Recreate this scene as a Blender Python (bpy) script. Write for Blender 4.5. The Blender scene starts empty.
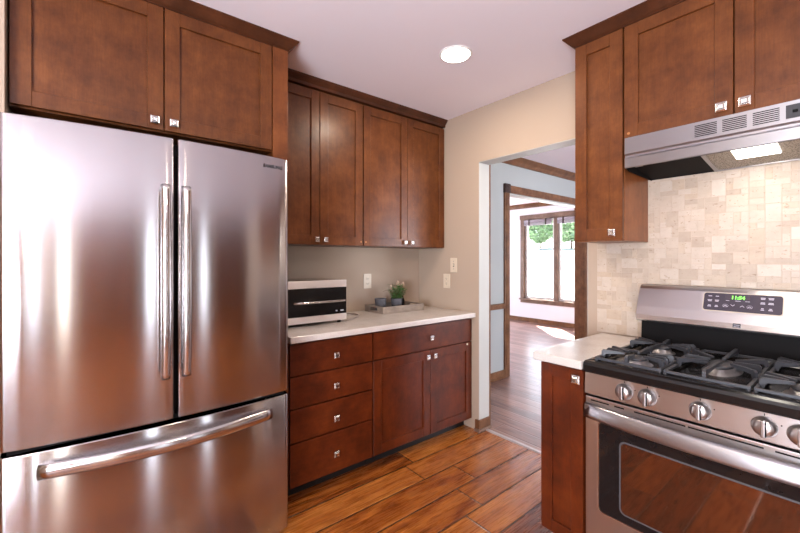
import bpy, bmesh, math, random
from mathutils import Vector, Matrix
random.seed(7)
S = bpy.context.scene
COL = S.collection

# ------------------------------------------------------------------ camera
cam_d = bpy.data.cameras.new('camera'); cam = bpy.data.objects.new('camera', cam_d); COL.objects.link(cam)
cam_d.sensor_width = 36.0; cam_d.lens = 382.456/800*36.0
cam_d.shift_x = 0.0; cam_d.shift_y = -(266.5-258.96)/800
cam_d.clip_start = 0.05; cam_d.clip_end = 300
cam.location = (2.554, -2.28, 1.30); cam.rotation_euler = (math.pi/2, 0, 0.8908362)
S.camera = cam

# ------------------------------------------------------------------ sky, sun, daylight, exposure
S.view_settings.view_transform = 'Standard'; S.view_settings.look = 'None'
S.view_settings.exposure = 0.40; S.view_settings.gamma = 1.0; S.view_settings.use_curve_mapping = False
S.cycles.use_denoising = True
S.cycles.max_bounces = 8; S.cycles.diffuse_bounces = 5; S.cycles.glossy_bounces = 5
S.cycles.transparent_max_bounces = 12; S.cycles.sample_clamp_indirect = 8.0
S.cycles.caustics_reflective = False; S.cycles.caustics_refractive = False
W = bpy.data.worlds.new('world'); S.world = W; W.use_nodes = True
_n = W.node_tree.nodes; _l = W.node_tree.links
_bg = _n['Background']; _bg.inputs['Strength'].default_value = 1.6
_tc = _n.new('ShaderNodeTexCoord'); _sx = _n.new('ShaderNodeSeparateXYZ'); _rp = _n.new('ShaderNodeValToRGB')
_l.new(_tc.outputs['Generated'], _sx.inputs[0]); _l.new(_sx.outputs['Z'], _rp.inputs[0]); _l.new(_rp.outputs[0], _bg.inputs['Color'])
_rp.color_ramp.elements[0].position = 0.0; _rp.color_ramp.elements[0].color = (0.92, 0.96, 1.0, 1)
_rp.color_ramp.elements[1].position = 0.6; _rp.color_ramp.elements[1].color = (0.50, 0.68, 1.0, 1)

def light(name, kind, loc, energy, color, direction=(0, 0, -1), size=0.1, size_y=None, spread=None, parent=None, spot=None):
    d = bpy.data.lights.new(name, kind); d.energy = energy; d.color = color
    o = bpy.data.objects.new(name, d); COL.objects.link(o); o.location = loc
    o.rotation_euler = Vector(direction).to_track_quat('-Z', 'Y').to_euler()
    if kind == 'AREA':
        d.shape = 'RECTANGLE' if size_y else 'DISK'; d.size = size
        if size_y: d.size_y = size_y
        if spread: d.spread = spread
    elif kind == 'SPOT':
        d.shadow_soft_size = size; d.spot_size = spot or 2.4; d.spot_blend = 0.6
    elif kind == 'SUN': d.angle = size
    else: d.shadow_soft_size = size
    if parent:
        o.parent = parent; o.location = Vector(loc)-parent.location
    return o
light('sun', 'SUN', (0, 20, 20), 45.0, (1.0, 0.96, 0.9), (0.73, -0.68, -1.25), 0.01)
DAY = (0.80, 0.88, 1.0)
# daylight at the far window; other openings and their lights are unseen, added fill
light('daylight_far_window', 'AREA', (-1.34, 4.95, 1.25), 28, DAY, (0, -1, 0.15), 1.4, 1.5)
light('fill_far_side', 'AREA', (-4.36, 2.9, 1.3), 150, DAY, (1, 0.15, 0.1), 2.0, 1.6)
light('fill_dining', 'AREA', (4.45, 2.4, 1.3), 170, DAY, (-1, 0, 0.15), 2.0, 1.7)
# unseen lights added at narrow openings to streak the refrigerator steel
for _y, _w, _c in ((-3.62, 2.7, DAY), (-3.20, 4.0, (1.0, 0.90, 0.74)), (-1.90, 4.2, DAY), (-0.95, 2.5, DAY)):
    light('streak_light', 'AREA', (4.42, _y, 1.15), _w, _c, (-1, 0, 0.1), 0.16, 2.05)
light('fill_behind_camera', 'AREA', (3.3, -4.52, 1.15), 285, (0.86, 0.90, 1.0), (0, 1, 1.0), 1.7, 1.9)  # unseen fill behind the camera, tilted up to brighten the ceiling

# ------------------------------------------------------------------ materials
def srgb(r, g, b):
    f = lambda c: (c/255/12.92) if c/255 <= 0.04045 else ((c/255+0.055)/1.055)**2.4
    return (f(r), f(g), f(b), 1)
class NT:
    def __init__(s, name):
        m = bpy.data.materials.new(name); m.use_nodes = True; s.m = m; s.t = m.node_tree
        s.b = s.t.nodes['Principled BSDF']; s.out = s.t.nodes['Material Output']
    def n(s, typ, ins=None, **kw):
        x = s.t.nodes.new(typ)
        for k, v in kw.items(): setattr(x, k, v)
        for k, v in (ins or {}).items():
            if hasattr(v, 'is_linked') and not isinstance(v, (int, float)): s.t.links.new(v, x.inputs[k])
            else: x.inputs[k].default_value = v
        return x
    def math(s, op, a, b=None, c=None):
        d = {0: a}
        if b is not None: d[1] = b
        if c is not None: d[2] = c
        return s.n('ShaderNodeMath', d, operation=op).outputs[0]
    def set(s, **kw):
        for k, v in kw.items():
            k = k.replace('_', ' ')
            if hasattr(v, 'is_linked') and not isinstance(v, (int, float)): s.t.links.new(v, s.b.inputs[k])
            else: s.b.inputs[k].default_value = v
    def coords(s, scale=(1, 1, 1), kind='Object', rot=(0, 0, 0), rnd=False):
        tc = s.n('ShaderNodeTexCoord').outputs[kind]
        if rnd:
            oi = s.n('ShaderNodeObjectInfo').outputs['Random']
            k = s.math('MULTIPLY', oi, 37.0)
            cx = s.n('ShaderNodeCombineXYZ', {0: k, 1: k, 2: k}).outputs[0]
            tc = s.n('ShaderNodeVectorMath', {0: tc, 1: cx}, operation='ADD').outputs[0]
        return s.n('ShaderNodeMapping', {'Vector': tc, 'Scale': scale, 'Rotation': rot}).outputs[0]
    def noise(s, vec, scale=5, detail=3, rough=0.5, dist=0.0):
        return s.n('ShaderNodeTexNoise', {'Vector': vec, 'Scale': scale, 'Detail': detail, 'Roughness': rough, 'Distortion': dist})
    def ramp(s, fac, stops):
        r = s.n('ShaderNodeValToRGB', {0: fac}); e = r.color_ramp.elements
        e[0].position, e[0].color = stops[0]; e[1].position, e[1].color = stops[-1]
        for p, c in stops[1:-1]:
            x = e.new(p); x.color = c
        return r.outputs[0]
    def mix(s, fac, a, b, mode='MIX'):
        x = s.n('ShaderNodeMix', data_type='RGBA', blend_type=mode)
        for k, v in ((0, fac), (6, a), (7, b)):
            if hasattr(v, 'is_linked') and not isinstance(v, (int, float)): s.t.links.new(v, x.inputs[k])
            else: x.inputs[k].default_value = v
        return x.outputs[2]
    def bump(s, h, strength=0.2, dist=0.01):
        s.set(Normal=s.n('ShaderNodeBump', {'Height': h, 'Strength': strength, 'Distance': dist}).outputs[0])
def plain(name, col, rough=0.5, metal=0.0, var=0.06, scale=30, bump=0.0, spec=0.5, coat=0.0):
    t = NT(name)
    v = t.noise(t.coords(), scale, 3).outputs['Fac']
    lo = tuple(c*(1-var) for c in col[:3])+(1,); hi = tuple(min(1, c*(1+var)) for c in col[:3])+(1,)
    t.set(Base_Color=t.ramp(v, [(0.3, lo), (0.7, hi)]), Roughness=rough, Metallic=metal, Specular_IOR_Level=spec, Coat_Weight=coat, Coat_Roughness=0.1)
    if bump: t.bump(v, bump, 0.002)
    return t.m
def wood(name, dark, mid, light_, grain='z', rough=0.38, coat=0.12, amp=1.0):
    t = NT(name)
    sc = {'z': (14, 14, 1.4), 'y': (14, 1.4, 14), 'x': (1.4, 14, 14)}[grain]
    a = t.noise(t.coords(sc, rnd=True), 2.2, 5, 0.6, 0.4).outputs['Fac']
    b = t.noise(t.coords((1, 1, 1), rnd=True), 7.0, 5, 0.7).outputs['Fac']
    c = t.noise(t.coords(tuple(k*5 for k in sc), rnd=True), 3.0, 3, 0.6).outputs['Fac']
    base = t.ramp(b, [(0.3, dark), (0.5, mid), (0.72, light_)])
    g = t.ramp(a, [(0.3, (0.72, 0.68, 0.66, 1)), (0.7, (1.12, 1.1, 1.08, 1))])
    base = t.mix(0.55*amp, base, g, 'MULTIPLY')
    g2 = t.ramp(c, [(0.35, (0.7, 0.66, 0.62, 1)), (0.6, (1.05, 1.05, 1.05, 1))])
    base = t.mix(0.35*amp, base, g2, 'MULTIPLY')
    t.set(Base_Color=base, Roughness=rough, Coat_Weight=coat, Coat_Roughness=0.22, Specular_IOR_Level=0.25)
    t.bump(c, 0.06, 0.001)
    return t.m
def steel(name, tangent, col=(0.62, 0.61, 0.62, 1), rough=0.24, aniso=0.75, grain=(2, 2, 400)):
    t = NT(name)
    v = t.noise(t.coords(grain), 6, 3, 0.7).outputs['Fac']
    lo = tuple(c*0.975 for c in col[:3])+(1,)
    t.set(Base_Color=t.ramp(v, [(0.3, lo), (0.7, col)]), Metallic=1.0, Anisotropic=aniso,
          Roughness=t.n('ShaderNodeMapRange', {0: v, 3: rough*0.97, 4: rough*1.03}).outputs[0])
    if tangent:
        t.set(Tangent=t.n('ShaderNodeCombineXYZ', {0: tangent[0], 1: tangent[1], 2: tangent[2]}).outputs[0])
    return t.m
def emit(name, col, strength):
    t = NT(name); t.set(Base_Color=(0, 0, 0, 1), Emission_Color=col, Emission_Strength=strength); return t.m

CD, CM, CL = srgb(78, 40, 17), srgb(98, 54, 24), srgb(116, 67, 32)
BD, BM_, BL = srgb(64, 24, 8), srgb(86, 34, 11), srgb(104, 46, 16)  # darker copy of the cabinet wood: weaker light below put into the colour
M = {}
M['wood_v'] = wood('maple_stained_upright', CD, CM, CL, 'z')
M['wood_crown'] = wood('maple_stained_crown', srgb(60, 32, 18), srgb(76, 42, 24), srgb(92, 52, 30), 'y')
M['base_v'] = wood('maple_shaded_upright', BD, BM_, BL, 'z')
M['base_h'] = wood('maple_shaded_level', BD, BM_, BL, 'y')
M['panel_end'] = wood('maple_end_panel', srgb(92, 48, 22), srgb(112, 62, 30), srgb(128, 74, 38), 'z')
M['lamp_lit_side'] = wood('maple_lamp_lit', srgb(118, 66, 34), srgb(138, 80, 42), srgb(154, 92, 50), 'z')  # lighter copy of the cabinet wood: hood lamp glow put into the colour
M['oak'] = wood('oak_trim', srgb(92, 60, 40), srgb(116, 78, 52), srgb(140, 98, 68), 'z', 0.4, 0.1)
M['oak_dark'] = wood('dark_block', srgb(50, 36, 34), srgb(62, 46, 42), srgb(80, 60, 54), 'z', 0.4, 0.1)
M['inside'] = plain('cabinet_shadow_gap', srgb(30, 18, 13), 0.7)
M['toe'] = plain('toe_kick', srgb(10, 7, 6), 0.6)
M['nickel'] = plain('brushed_nickel', (0.72, 0.70, 0.68, 1), 0.22, 1.0)
M['copper'] = plain('copper_dot', srgb(190, 130, 80), 0.35, 0.6)
M['steel_f'] = steel('stainless_door', (0, 0, 1), (0.48, 0.455, 0.46, 1), 0.18, 1.0)
M['steel_r'] = steel('stainless_range', (0, 0, 1), (0.62, 0.60, 0.60, 1), 0.30, 0.8)
M['steel_s'] = steel('stainless_polished', None, (0.58, 0.56, 0.56, 1), 0.18, 0.0)
M['knobmetal'] = plain('satin_knob_metal', (0.40, 0.37, 0.36, 1), 0.30, 1.0)
M['steel_h'] = steel('stainless_hood', (0, 0, 1), (0.38, 0.37, 0.385, 1), 0.34, 0.6)
M['black'] = plain('black_enamel', (0.007, 0.006, 0.006, 1), 0.2, spec=0.35)
M['blackm'] = plain('black_matt', (0.008, 0.007, 0.007, 1), 0.6, spec=0.08)
M['iron'] = plain('cast_iron', (0.035, 0.036, 0.042, 1), 0.42, bump=0.3, scale=300)
M['cap'] = plain('burner_cap', (0.035, 0.035, 0.04, 1), 0.45)
M['alu'] = plain('burner_ring', (0.27, 0.26, 0.27, 1), 0.45, 0.9)
M['greyplastic'] = plain('grey_body', (0.06, 0.06, 0.065, 1), 0.5)
M['panel'] = plain('control_panel', srgb(58, 50, 60), 0.35)
M['print'] = plain('printed_marks', srgb(190, 185, 195), 0.5)
M['printdark'] = plain('printed_dark', srgb(40, 38, 42), 0.4)
M['digits'] = emit('clock_digits', (0.25, 1.0, 0.12, 1), 1.6)
M['display'] = plain('display_glass', srgb(72, 64, 72), 0.2)
M['white'] = plain('white_plastic', srgb(208, 193, 172), 0.4, var=0.01)
M['whitetrim'] = plain('light_ring_white', srgb(235, 232, 228), 0.4, var=0.01)
M['lens'] = emit('lamp_lens', (1.0, 0.93, 0.85, 1), 14)
M['hoodlens'] = emit('hood_lamp_lens', (1.0, 0.94, 0.85, 1), 4)
M['slate'] = plain('slate_pot', srgb(74, 72, 76), 0.7, bump=0.3, scale=60, var=0.2)
M['terracotta'] = plain('terracotta', srgb(128, 84, 64), 0.8)
M['leaf'] = plain('leaf_green', srgb(70, 122, 50), 0.5, var=0.35, scale=90)
M['petal'] = plain('pale_petal', srgb(206, 180, 160), 0.7)
M['stem'] = plain('brown_stem', srgb(96, 82, 56), 0.7)
M['soil'] = plain('soil', srgb(40, 30, 24), 0.9)
M['tray'] = wood('grey_washed_wood', srgb(112, 100, 90), srgb(132, 118, 106), srgb(150, 136, 122), 'y', 0.6, 0.0)
M['cord'] = plain('grey_cord', srgb(150, 138, 132), 0.5)
M['foliage'] = plain('tree_foliage', srgb(130, 160, 120), 0.8, var=0.4, scale=2)  # lightened so the leaf colour holds the glare and haze outside
M['bark'] = plain('bark', srgb(80, 64, 50), 0.9)
M['shade'] = plain('roller_shade_fabric', srgb(150, 140, 148), 0.8)
M['vinyl'] = plain('pale_sash_vinyl', srgb(205, 200, 196), 0.5, var=0.02)
M['winframe'] = wood('window_oak', srgb(96, 74, 62), srgb(118, 94, 80), srgb(140, 114, 98), 'z', 0.45, 0.1)
M['strip'] = plain('threshold_metal', srgb(190, 180, 178), 0.35, 0.5)
def paint(name, col, rough=0.75):
    t = NT(name)
    a = t.noise(t.coords((1, 1, 1)), 1.5, 2).outputs['Fac']; b = t.noise(t.coords(), 260, 2).outputs['Fac']
    t.set(Base_Color=t.ramp(a, [(0.3, tuple(c*0.97 for c in col[:3])+(1,)), (0.7, col)]), Roughness=rough, Specular_IOR_Level=0.3)
    t.bump(b, 0.08, 0.001); return t.m
M['paint'] = paint('greige_wall_paint', srgb(174, 155, 137))
M['jamb'] = paint('daylit_jamb_paint', srgb(184, 182, 176), 0.5)  # wall paint made paler; daylight on jambs and soffit is in the colour
M['ceil'] = paint('ceiling_paint', srgb(240, 235, 242))
M['hall'] = paint('grey_wall_paint', srgb(172, 174, 172))
M['farwall'] = paint('pale_wall_paint', srgb(226, 220, 224))
# quartz
t = NT('speckled_quartz'); c = t.coords()
a = t.noise(c, 420, 2, 0.7).outputs['Fac']; b = t.noise(c, 9, 3).outputs['Fac']
col = t.ramp(a, [(0.33, srgb(150, 136, 126)), (0.45, srgb(193, 185, 179)), (0.62, srgb(210, 203, 197))])
col = t.mix(0.25, col, t.ramp(b, [(0.3, srgb(196, 186, 176)), (0.7, srgb(230, 222, 214))]))
t.set(Base_Color=col, Roughness=0.22, Coat_Weight=0.2, Coat_Roughness=0.08); M['quartz'] = t.m
# travertine tiles: tone per tile
t = NT('travertine_tile'); g = t.n('ShaderNodeNewGeometry').outputs['Random Per Island']
col = t.ramp(g, [(0.0, srgb(172, 155, 138)), (0.3, srgb(184, 168, 152)), (0.55, srgb(191, 177, 163)), (0.8, srgb(182, 163, 143)), (1.0, srgb(198, 186, 173))])
n1 = t.noise(t.coords(), 22, 5, 0.65).outputs['Fac']
col = t.mix(0.5, col, t.ramp(n1, [(0.3, (0.80, 0.76, 0.72, 1)), (0.6, (1.03, 1.02, 1.0, 1))]), 'MULTIPLY')
n2 = t.noise(t.coords((1, 1, 1.8)), 60, 3, 0.6, 0.5).outputs['Fac']
pit = t.ramp(n2, [(0.30, (0.58, 0.48, 0.40, 1)), (0.37, (1, 1, 1, 1))])
col = t.mix(0.8, col, pit, 'MULTIPLY')
t.set(Base_Color=col, Roughness=0.5); t.bump(n2, 0.15, 0.002); M['tile'] = t.m
M['grout'] = plain('grout', srgb(188, 170, 153), 0.9)
# plank floor
def floor_mat(name, along, width, length, off, stops, rough, gap=0.006, seam=0.12):
    t = NT(name)
    p = t.n('ShaderNodeTexCoord').outputs['Object']; s = t.n('ShaderNodeSeparateXYZ', {0: p})
    L_, A_ = (s.outputs[1], s.outputs[0]) if along == 'y' else (s.outputs[0], s.outputs[1])
    ra = t.math('DIVIDE', t.math('SUBTRACT', A_, off), width)
    row = t.math('FLOOR', ra); fa = t.math('FRACT', ra)
    wn = t.n('ShaderNodeTexWhiteNoise', {'W': row}, noise_dimensions='1D').outputs['Value']
    rl = t.math('ADD', t.math('DIVIDE', L_, length), t.math('MULTIPLY', wn, 9.7))
    colm = t.math('FLOOR', rl); fl = t.math('FRACT', rl)
    idv = t.n('ShaderNodeCombineXYZ', {0: row, 1: colm, 2: 0.0}).outputs[0]
    rnd = t.n('ShaderNodeTexWhiteNoise', {'Vector': idv}, noise_dimensions='3D')
    # grain per plank
    offv = t.n('ShaderNodeVectorMath', {0: rnd.outputs['Color'], 1: (13, 13, 13)}, operation='MULTIPLY').outputs[0]
    pv = t.n('ShaderNodeVectorMath', {0: p, 1: offv}, operation='ADD').outputs[0]
    sc = (9, 1.1, 1) if along == 'y' else (1.1, 9, 1)
    sc2 = (60, 4, 1) if along == 'y' else (4, 60, 1)
    m1 = t.n('ShaderNodeMapping', {'Vector': pv, 'Scale': sc}).outputs[0]; m2 = t.n('ShaderNodeMapping', {'Vector': pv, 'Scale': sc2}).outputs[0]
    a = t.noise(m1, 2.0, 5, 0.62, 1.6).outputs['Fac']; b = t.noise(m2, 2.0, 3, 0.6, 0.3).outputs['Fac']
    k = t.math('ADD', t.math('MULTIPLY', a, 0.75), t.math('MULTIPLY', t.math('SUBTRACT', rnd.outputs['Value'], 0.5), 0.24))
    k = t.math('ADD', k, 0.12)
    col = t.ramp(k, stops)
    col = t.mix(0.32, col, t.ramp(b, [(0.36, (0.42, 0.36, 0.3, 1)), (0.56, (1.08, 1.06, 1.04, 1))]), 'MULTIPLY')
    ea = t.math('MULTIPLY', t.math('MINIMUM', fa, t.math('SUBTRACT', 1.0, fa)), width)
    el = t.math('MULTIPLY', t.math('MINIMUM', fl, t.math('SUBTRACT', 1.0, fl)), length)
    e = t.math('MINIMUM', ea, el)
    m = t.n('ShaderNodeMapRange', {0: e, 1: gap*0.3, 2: gap, 3: seam, 4: 1.0}).outputs[0]
    cmb = t.n('ShaderNodeCombineXYZ', {0: m, 1: m, 2: m}).outputs[0]
    col = t.mix(1.0, col, cmb, 'MULTIPLY')
    t.set(Base_Color=col, Roughness=t.n('ShaderNodeMapRange', {0: b, 3: rough*0.8, 4: rough*1.25}).outputs[0], Specular_IOR_Level=0.5, Coat_Weight=0.35, Coat_Roughness=0.2)
    hsc = (7, 1.6, 1) if along == 'y' else (1.6, 7, 1)
    hs = t.noise(t.n('ShaderNodeMapping', {'Vector': pv, 'Scale': hsc}).outputs[0], 2.4, 3, 0.6).outputs['Fac']
    h = t.math('ADD', t.math('MULTIPLY', hs, 0.6), t.math('MULTIPLY', t.n('ShaderNodeMapRange', {0: e, 1: 0.0, 2: 0.008}).outputs[0], 0.8))
    t.bump(h, 0.6, 0.006)
    return t.m
M['floor_k'] = floor_mat('hand_scraped_hickory', 'y', 0.183, 1.15, 0.708, [(0.32, srgb(92, 42, 14)), (0.45, srgb(128, 64, 20)), (0.58, srgb(166, 96, 38)), (0.75, srgb(194, 126, 60))], 0.27)
M['floor_h'] = floor_mat('dining_room_boards', 'x', 0.125, 1.3, 0.0, [(0.28, srgb(104, 72, 64)), (0.45, srgb(136, 98, 86)), (0.6, srgb(158, 118, 102)), (0.78, srgb(176, 138, 120))], 0.36, 0.003, 0.5)  # paler than the kitchen planks: window daylight sheen put into the colour
# glass
t = NT('window_glass'); nt = t.t
tr = t.n('ShaderNodeBsdfTransparent'); gl = t.n('ShaderNodeBsdfGlossy', {'Roughness': 0.02}); lw = t.n('ShaderNodeLayerWeight', {'Blend': 0.5}).outputs['Facing']; fr = t.n('ShaderNodeMath', {0: t.math('POWER', lw, 5.0), 1: 0.5, 2: 0.04}, operation='MULTIPLY_ADD')
mx = t.n('ShaderNodeMixShader', {0: fr.outputs[0], 1: tr.outputs[0], 2: gl.outputs[0]}); nt.links.new(mx.outputs[0], t.out.inputs[0]); M['glass'] = t.m
# oven glass: black band, and a pane coloured with the floor's brown reflection
M['ovenglass'] = plain('oven_glass_black', (0.010, 0.008, 0.008, 1), 0.05, spec=0.3)
t = NT('oven_window_glass'); t.set(Base_Color=srgb(112, 74, 52), Roughness=0.06, Metallic=0.85, Coat_Weight=0.6, Coat_Roughness=0.03); M['ovenwin'] = t.m
# hood filter mesh
t = NT('filter_mesh'); c = t.coords((1, 1, 1))
v = t.n('ShaderNodeTexVoronoi', {'Vector': c, 'Scale': 170.0}).outputs['Distance']
t.set(Base_Color=t.ramp(v, [(0.2, (0.06, 0.055, 0.05, 1)), (0.5, (0.40, 0.36, 0.31, 1))]), Metallic=0.8, Roughness=0.45); t.bump(v, 0.6, 0.002); M['mesh'] = t.m
# ground outside
t = NT('bright_paving'); v = t.noise(t.coords(), 0.6, 4).outputs['Fac']
t.set(Base_Color=t.ramp(v, [(0.3, (0.62, 0.63, 0.60, 1)), (0.7, (0.72, 0.72, 0.69, 1))]), Roughness=0.9); M['ground'] = t.m

# ------------------------------------------------------------------ mesh helpers
def MB(): return bmesh.new()
def box(bm, x0, x1, y0, y1, z0, z1, bev=0.0, seg=2, mi=0):
    if x0 > x1: x0, x1 = x1, x0
    if y0 > y1: y0, y1 = y1, y0
    if z0 > z1: z0, z1 = z1, z0
    r = bmesh.ops.create_cube(bm, size=1.0); vs = r['verts']
    for v in vs: v.co = Vector(((x0+x1)/2+v.co.x*(x1-x0), (y0+y1)/2+v.co.y*(y1-y0), (z0+z1)/2+v.co.z*(z1-z0)))
    fs = set(f for v in vs for f in v.link_faces)
    for f in fs: f.material_index = mi
    if bev > 0:
        es = list(set(e for v in vs for e in v.link_edges))
        r2 = bmesh.ops.bevel(bm, geom=es, offset=bev, segments=seg, affect='EDGES', profile=0.6)
        for f in r2['faces']: f.material_index = mi
def prism(bm, pts, vec, mi=0):
    """extrude a closed 3-D polygon along vec"""
    vec = Vector(vec); a = [bm.verts.new(Vector(p)) for p in pts]; b = [bm.verts.new(Vector(p)+vec) for p in pts]
    fs = [bm.faces.new(a), bm.faces.new(list(reversed(b)))]
    n = len(pts)
    for i in range(n): fs.append(bm.faces.new((a[(i+1) % n], a[i], b[i], b[(i+1) % n])))
    for f in fs: f.material_index = mi
    return fs
def cyl(bm, p0, p1, r0, r1=None, seg=20, cap=True, mi=0):
    p0 = Vector(p0); p1 = Vector(p1); r1 = r0 if r1 is None else r1
    d = (p1-p0); q = d.to_track_quat('Z', 'Y')
    A = []; B = []
    for i in range(seg):
        a = 2*math.pi*i/seg; u = q @ Vector((math.cos(a), math.sin(a), 0))
        A.append(bm.verts.new(p0+u*r0)); B.append(bm.verts.new(p1+u*r1))
    for i in range(seg):
        j = (i+1) % seg; f = bm.faces.new((A[i], A[j], B[j], B[i])); f.smooth = True; f.material_index = mi
    if cap:
        bm.faces.new(list(reversed(A))).material_index = mi; bm.faces.new(B).material_index = mi
def lathe(bm, prof, c, seg=32, axis='z', sx=1.0, sy=1.0):
    rings = []
    for r, h in prof:
        ring = []
        for i in range(seg):
            a = 2*math.pi*i/seg; p = (r*math.cos(a)*sx, r*math.sin(a)*sy, h)
            if axis == 'y': p = (p[0], -p[2], p[1])
            if axis == 'x': p = (p[2], p[0], p[1])
            ring.append(bm.verts.new(Vector(c)+Vector(p)))
        rings.append(ring)
    for k in range(len(rings)-1):
        for i in range(seg):
            j = (i+1) % seg; f = bm.faces.new((rings[k][i], rings[k][j], rings[k+1][j], rings[k+1][i])); f.smooth = True
    bm.faces.new(list(reversed(rings[0]))); bm.faces.new(rings[-1])
def tube(bm, pts, r, seg=10, ry=None):
    pts = [Vector(p) for p in pts]; rings = []; ry = ry or r
    rs = r if isinstance(r, (list, tuple)) else None
    for i, p in enumerate(pts):
        d = (pts[min(i+1, len(pts)-1)]-pts[max(i-1, 0)]).normalized()
        up = Vector((0, 0, 1)) if abs(d.z) < 0.9 else Vector((1, 0, 0))
        u = d.cross(up).normalized(); v = u.cross(d)
        ra = rs[i] if rs else r; rb = rs[i] if rs else ry
        rings.append([bm.verts.new(p+u*ra*math.cos(2*math.pi*k/seg)+v*rb*math.sin(2*math.pi*k/seg)) for k in range(seg)])
    for k in range(len(rings)-1):
        for i in range(seg):
            j = (i+1) % seg; f = bm.faces.new((rings[k][i], rings[k][j], rings[k+1][j], rings[k+1][i])); f.smooth = True
    bm.faces.new(list(reversed(rings[0]))); bm.faces.new(rings[-1])
def curve_pts(ctrl, n=10):
    """Catmull-Rom through ctrl"""
    c = [Vector(p) for p in ctrl]; c = [c[0]*2-c[1]]+c+[c[-1]*2-c[-2]]; out = []
    for i in range(1, len(c)-2):
        for k in range(n):
            s = k/n; a, b, d, e = c[i-1], c[i], c[i+1], c[i+2]
            out.append(0.5*((2*b)+(d-a)*s+(2*a-5*b+4*d-e)*s*s+(3*b-a-3*d+e)*s**3))
    out.append(c[-2]); return out
def orig(parent):
    v = Vector((0, 0, 0))
    while parent: v += parent.location; parent = parent.parent
    return v
def obj(name, bm, mat, parent=None, smooth_angle=None):
    me = bpy.data.meshes.new(name)
    o_ = orig(parent)
    if o_.length: bmesh.ops.translate(bm, vec=-o_, verts=bm.verts[:])
    bmesh.ops.recalc_face_normals(bm, faces=bm.faces[:])
    bm.to_mesh(me); bm.free()
    for m in (mat if isinstance(mat, (list, tuple)) else [mat]): me.materials.append(m)
    o = bpy.data.objects.new(name, me); COL.objects.link(o)
    if parent: o.parent = parent
    return o
def thing(name, label, cat, loc=(0, 0, 0), group=None):
    o = bpy.data.objects.new(name, None); o.empty_display_size = 0.05; COL.objects.link(o)
    o.location = loc; o['label'] = label; o['category'] = cat
    if group: o['group'] = group
    return o
def tag(o, label, cat, group=None):
    o['label'] = label; o['category'] = cat
    if group: o['group'] = group
    return o
def struct(name, bm, mat):
    o = obj(name, bm, mat); o['kind'] = 'structure'; return o
def text_bm(bm, s, size, origin, ux, uy, bold=0.0, depth=0.0006, mi=0, cx=True):
    """lettering laid in the plane ux, uy at origin"""
    cu = bpy.data.curves.new('t', 'FONT'); cu.body = s; cu.size = size; cu.offset = bold; cu.extrude = depth
    cu.align_x = 'CENTER' if cx else 'LEFT'; cu.align_y = 'CENTER'; cu.resolution_u = 3
    o = bpy.data.objects.new('t', cu); COL.objects.link(o)
    dg = bpy.context.evaluated_depsgraph_get(); me = bpy.data.meshes.new_from_object(o.evaluated_get(dg))
    ux = Vector(ux).normalized(); uy = Vector(uy).normalized(); n = ux.cross(uy)
    base = len(bm.verts); tmp = bmesh.new(); tmp.from_mesh(me)
    idx = {}
    for v in tmp.verts: idx[v.index] = bm.verts.new(Vector(origin)+ux*v.co.x+uy*v.co.y+n*v.co.z)
    for f in tmp.faces:
        try: bm.faces.new([idx[v.index] for v in f.verts]).material_index = mi
        except ValueError: pass
    tmp.free(); bpy.data.objects.remove(o); bpy.data.curves.remove(cu); bpy.data.meshes.remove(me)

# mapped builders: a = along the run, d = out of the face, h = up
class Face:
    def __init__(s, side, base): s.side = side; s.base = base
    def p(s, a, d, h): return (s.base+d, a, h) if s.side == 'A' else (a, s.base-d, h)
    def box(s, bm, a0, a1, d0, d1, h0, h1, bev=0.0, seg=1, mi=0):
        x, y, z = s.p(a0, d0, h0); X, Y, Z = s.p(a1, d1, h1); box(bm, x, X, y, Y, z, Z, bev, seg, mi)
def shaker(bm, F, a0, a1, h0, h1, t=0.02, s=0.058, rec=0.011):
    F.box(bm, a0, a0+s, 0, t, h0, h1, 0.0015); F.box(bm, a1-s, a1, 0, t, h0, h1, 0.0015)
    F.box(bm, a0+s, a1-s, 0.0005, t-0.0003, h0, h0+s, 0.0012); F.box(bm, a0+s, a1-s, 0.0005, t-0.0003, h1-s, h1, 0.0012)
    F.box(bm, a0+s-0.004, a1-s+0.004, 0.001, t-rec, h0+s-0.004, h1-s+0.004)
def slab(bm, F, a0, a1, h0, h1, t=0.02): F.box(bm, a0, a1, 0, t, h0, h1, 0.0025, 2)
def knob(F, a, h, parent, d=0.02, s=0.016):
    bm = MB()
    F.box(bm, a-0.007, a+0.007, d, d+0.014, h-0.007, h+0.007)
    # square cap with pyramidal shoulder
    q0, q1 = d+0.013, d+0.022
    ring = lambda r, dd: [bm.verts.new(Vector(F.p(a+i*r, dd, h+j*r))) for i, j in ((-1, -1), (1, -1), (1, 1), (-1, 1))]
    R = [ring(s*0.75, q0), ring(s, q0+0.002), ring(s, q0+0.006), ring(s*0.72, q0+0.009), ring(s*0.62, q0+0.007), ring(s*0.42, q0+0.0125)]
    for k in range(len(R)-1):
        for i in range(4): bm.faces.new((R[k][i], R[k][(i+1) % 4], R[k+1][(i+1) % 4], R[k+1][i]))
    bm.faces.new(R[0]); bm.faces.new(R[-1])
    return obj('knob', bm, M['nickel'], parent)
def dot(F, a, h, parent, d=0.02, m='copper', r=0.006):
    bm = MB(); cyl(bm, F.p(a, d-0.001, h), F.p(a, d+0.003, h), r, seg=16); return obj('bumper', bm, M[m], parent)

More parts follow.
